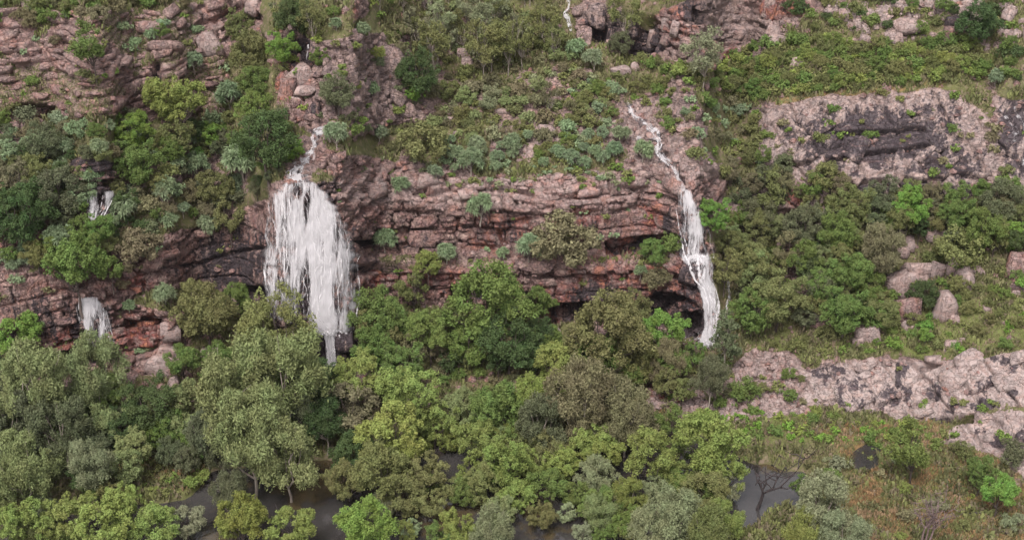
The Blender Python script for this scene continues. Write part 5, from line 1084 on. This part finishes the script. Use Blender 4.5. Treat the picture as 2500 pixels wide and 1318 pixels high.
# ---------------------------------------------------------------- bare trees
def bare(name, u, v, hpx, seed, mat, label, lean=0.0, stems=1):
    r = np.random.default_rng(seed); p = ground_pt(u, v); p = np.array(p); _, _, f = proj(p); H = hpx * f / FPX / .88
    root = tag(empty(name, p), label, 'dead tree'); P_ = []
    for s in range(stems):
        b0 = np.array([(s - stems / 2) * .25, r.normal() * .1, -.3]); fork = b0 + [lean * H * .12 + r.normal() * .1, 0, H * r.uniform(.3, .5)]
        P_.append((limb(r, b0, fork, 5, .04), np.linspace(.022 * H, .014 * H, 5)))
        for k in range(5):
            a = k * 2.4 + r.uniform(0, 1); e = fork + [math.cos(a) * H * r.uniform(.1, .32) + lean * H * .3, math.sin(a) * H * .22, H * r.uniform(.25, .58)]; l1 = limb(r, fork, e, 6, .12)
            P_.append((l1, np.linspace(.010 * H, .003 * H, 6)))
            for q in range(5):
                st = l1[2 + q % 4]; e2 = st + r.normal(size=3) * H * .10 + [0, 0, H * .10]; P_.append((limb(r, st, e2, 4, .12), np.linspace(.006 * H, .002 * H, 4)))
    link('trunk', tubes_mesh('trunk', P_[:stems], mat), root); link('branch', tubes_mesh('branch', P_[stems:] or P_[:1], mat), root); return root
bare('dead_tree', 1850, 1235, 225, 1, M_BLACKB, 'bare black tree leaning right beside the last water', .35)
bare('dead_tree', 2258, 1345, 150, 2, M_GREYW, 'cluster of bare grey stems at the bottom right', .1, 3)
bare('dead_tree', 1445, 1200, 110, 4, M_BLACKB, 'thin dark stem standing in the middle water', .05)
bare('dead_tree', 1655, 1160, 90, 5, M_BLACKB, 'crooked black stem in the right water', -.2)
bare('dead_tree', 995, 85, 70, 6, M_BLACKB, 'dark leafless stem on the grassy slope near the top', 0)
bare('dead_tree', 1830, 40, 40, 7, M_GREYW, 'grey leafless tree in front of the top cliffs', 0)
bare('dead_tree', 2070, 1035, 22, 8, M_BLACKB, 'burnt stump at the foot of the pink shelf', 0)
bare('dead_tree', 2228, 1160, 60, 9, M_BLACKB, 'black trunk under the lone open marsh tree', 0)
for (u, v, l, rr_, lab) in ((2380, 1262, 70, .05, 'burnt black log lying on the marsh, right of the bare stems'), (2420, 1290, 60, -.5, 'second burnt log below the first on the marsh')):
    p = np.array(ground_pt(u, v)); f = proj(p)[2]; L_ = l * f / FPX; r = np.random.default_rng(int(u))
    tag(link('fallen_log', tubes_mesh('fallen_log', [(p + [0, 0, .1] + limb(r, (-L_ / 2, 0, 0), (L_ / 2, rr_ * L_, .05), 6, .05), np.linspace(.16, .07, 6))], M_BLACKB)), lab, 'log')

# ---------------------------------------------------------------- ground cover nobody could count
def cover(name, n, polys_w, hgt, wid, cols, seed, label, blades=5, upright=1.0, vmin=-120, lim=1340):
    r = np.random.default_rng(seed); u = r.uniform(-120, 2620, n * 6); v = r.uniform(vmin, lim, n * 6); w_ = polys_w(u, v); k = r.random(n * 6) < w_; u, v = u[k][:n], v[k][:n]; n = len(u)
    p = samp(P1, u, v); f = proj(p)[2]; sc = r.uniform(.6, 1.4, n) * (.7 + .6 * vn2(u / 40, v / 25, seed)); c_ = np.array(cols)[(np.clip(vn2(u / 26, v / 16, seed + 1) * 1.35 - .17 + r.normal(size=n) * .12, 0, .999) * len(cols)).astype(int)] * r.uniform(.75, 1.25, (n, 1))
    V_, C_ = [], []
    for b in range(blades):
        a = r.uniform(0, 6.28, n); tilt = r.uniform(.1, .9, n) * (1.4 - upright); d = np.stack([np.cos(a) * tilt, np.sin(a) * tilt, np.ones(n)], -1); d = unit(d); s = unit(np.cross(d, r.normal(size=(n, 3))))
        o_ = r.normal(size=(n, 3)) * wid * .9 * [1, 1, .15]; h = (hgt * sc * r.uniform(.6, 1.2, n))[:, None]; ww = (wid * sc * r.uniform(.5, 1.1, n))[:, None]
        b0 = p + o_; V_.append(np.stack([b0 - s * ww * .35, b0 + s * ww * .35, b0 + d * h + s * ww * .4, b0 + d * h * .85 - s * ww * .45], 1)); C_.append(np.repeat(c_[:, None], 4, 1))
    V_ = np.concatenate(V_).reshape(-1, 3); C_ = np.concatenate(C_).reshape(-1, 3); C_ = np.c_[C_, np.ones(len(C_))]
    tag(link(name, mesh_np(name, V_, np.arange(len(V_)).reshape(-1, 4), [M_COVER], C_)), label, None, None, 'stuff')
def soil_w(u, v): return np.clip(1 - samp(m_rock, u, v) * 1.6, 0, 1) * (samp(m_wat, u, v) < .25) * (samp(N0, u, v)[..., 2] > .45)
cover('grass', 42000, soil_w, .26, .13, [(.18, .155, .085), (.15, .145, .065), (.16, .17, .065), (.13, .125, .06), (.22, .165, .115)], 5, 'short olive and rusty grass between the bushes', 4)
cover('marsh_grass', 34000, lambda u, v: soil_w(u, v) * samp(m_rust, u, v) * (v > 900), .3, .12, [(.25, .155, .08), (.22, .165, .08), (.165, .165, .06), (.29, .20, .12)], 6, 'rusty tall grass of the lower right marsh', 5)
cover('undergrowth', 22000, lambda u, v: soil_w(u, v) * (vn2(u / 34, v / 20, 40) > .5), .5, .22, [(.12, .12, .055), (.14, .135, .065), (.105, .115, .045), (.15, .125, .08), (.15, .16, .06)], 7, 'knee high leafy undergrowth on the slopes', 5, .6)
# loose stones
def rubble(name, n, wfun, smin, smax, seed, label, colr):
    r = np.random.default_rng(seed); u = r.uniform(-120, 2620, n * 8); v = r.uniform(-120, 1100, n * 8); k = r.random(n * 8) < wfun(u, v); u, v = u[k][:n], v[k][:n]; n = len(u); p = samp(P1, u, v)
    ico = np.array([[0, 0, 1], [.9, 0, .3], [.28, .85, .3], [-.72, .53, .3], [-.72, -.53, .3], [.28, -.85, .3], [.72, .53, -.4], [-.28, .85, -.4], [-.9, 0, -.4], [-.28, -.85, -.4], [.72, -.53, -.4]])
    fa = [[0, 1, 2], [0, 2, 3], [0, 3, 4], [0, 4, 5], [0, 5, 1], [1, 6, 2], [2, 6, 7], [2, 7, 3], [3, 7, 8], [3, 8, 4], [4, 8, 9], [4, 9, 5], [5, 9, 10], [5, 10, 1], [1, 10, 6]]
    s = (smin + (smax - smin) * r.random(n) ** 3)[:, None]; sx = s * r.uniform(.6, 1.3, (n, 1)); sy = s * r.uniform(.6, 1.1, (n, 1)); sz = s * r.uniform(.4, .9, (n, 1))
    q = ico[None] + r.normal(size=(n, 11, 3)) * .14; a = r.uniform(0, 6.28, n); ca, sa_ = np.cos(a)[:, None], np.sin(a)[:, None]; x, y, z = q[..., 0] * sx, q[..., 1] * sy, q[..., 2] * sz
    V_ = p[:, None] + np.stack([x * ca - y * sa_, x * sa_ + y * ca, z], -1); F_ = (np.arange(n)[:, None, None] * 11 + np.array(fa)[None]).reshape(-1, 3)
    o = link(name, mesh_np(name, V_.reshape(-1, 3), F_, [M_ROCK])); o.color = colr; tag(o, label, None, None, 'stuff')
rubble('rubble', 5200, lambda u, v: samp(m_rub, u, v) + .35 * samp(m_gorge, u, v) + .25 * samp(m_str, u, v) , .12, .75, 3, 'pale pink broken stones under the shelf and along the stream', (.05, .15, .95, 1))
rubble('scree', 5200, lambda u, v: .4 * samp(m_rock, u, v) * (1 - samp(m_shelf, u, v)) * (1 - samp(m_dome, u, v)) * (1 - .7 * samp(m_ul, u, v)) * (samp(N0, u, v)[..., 2] > .5) + .05 * (v < 1000) + .4 * ((u > 1080) & (u < 1330) & (v > 900) & (v < 990)), .1, .6, 4, 'reddish broken stones lying on the ledges and slopes', (.1, .35, .5, 1))
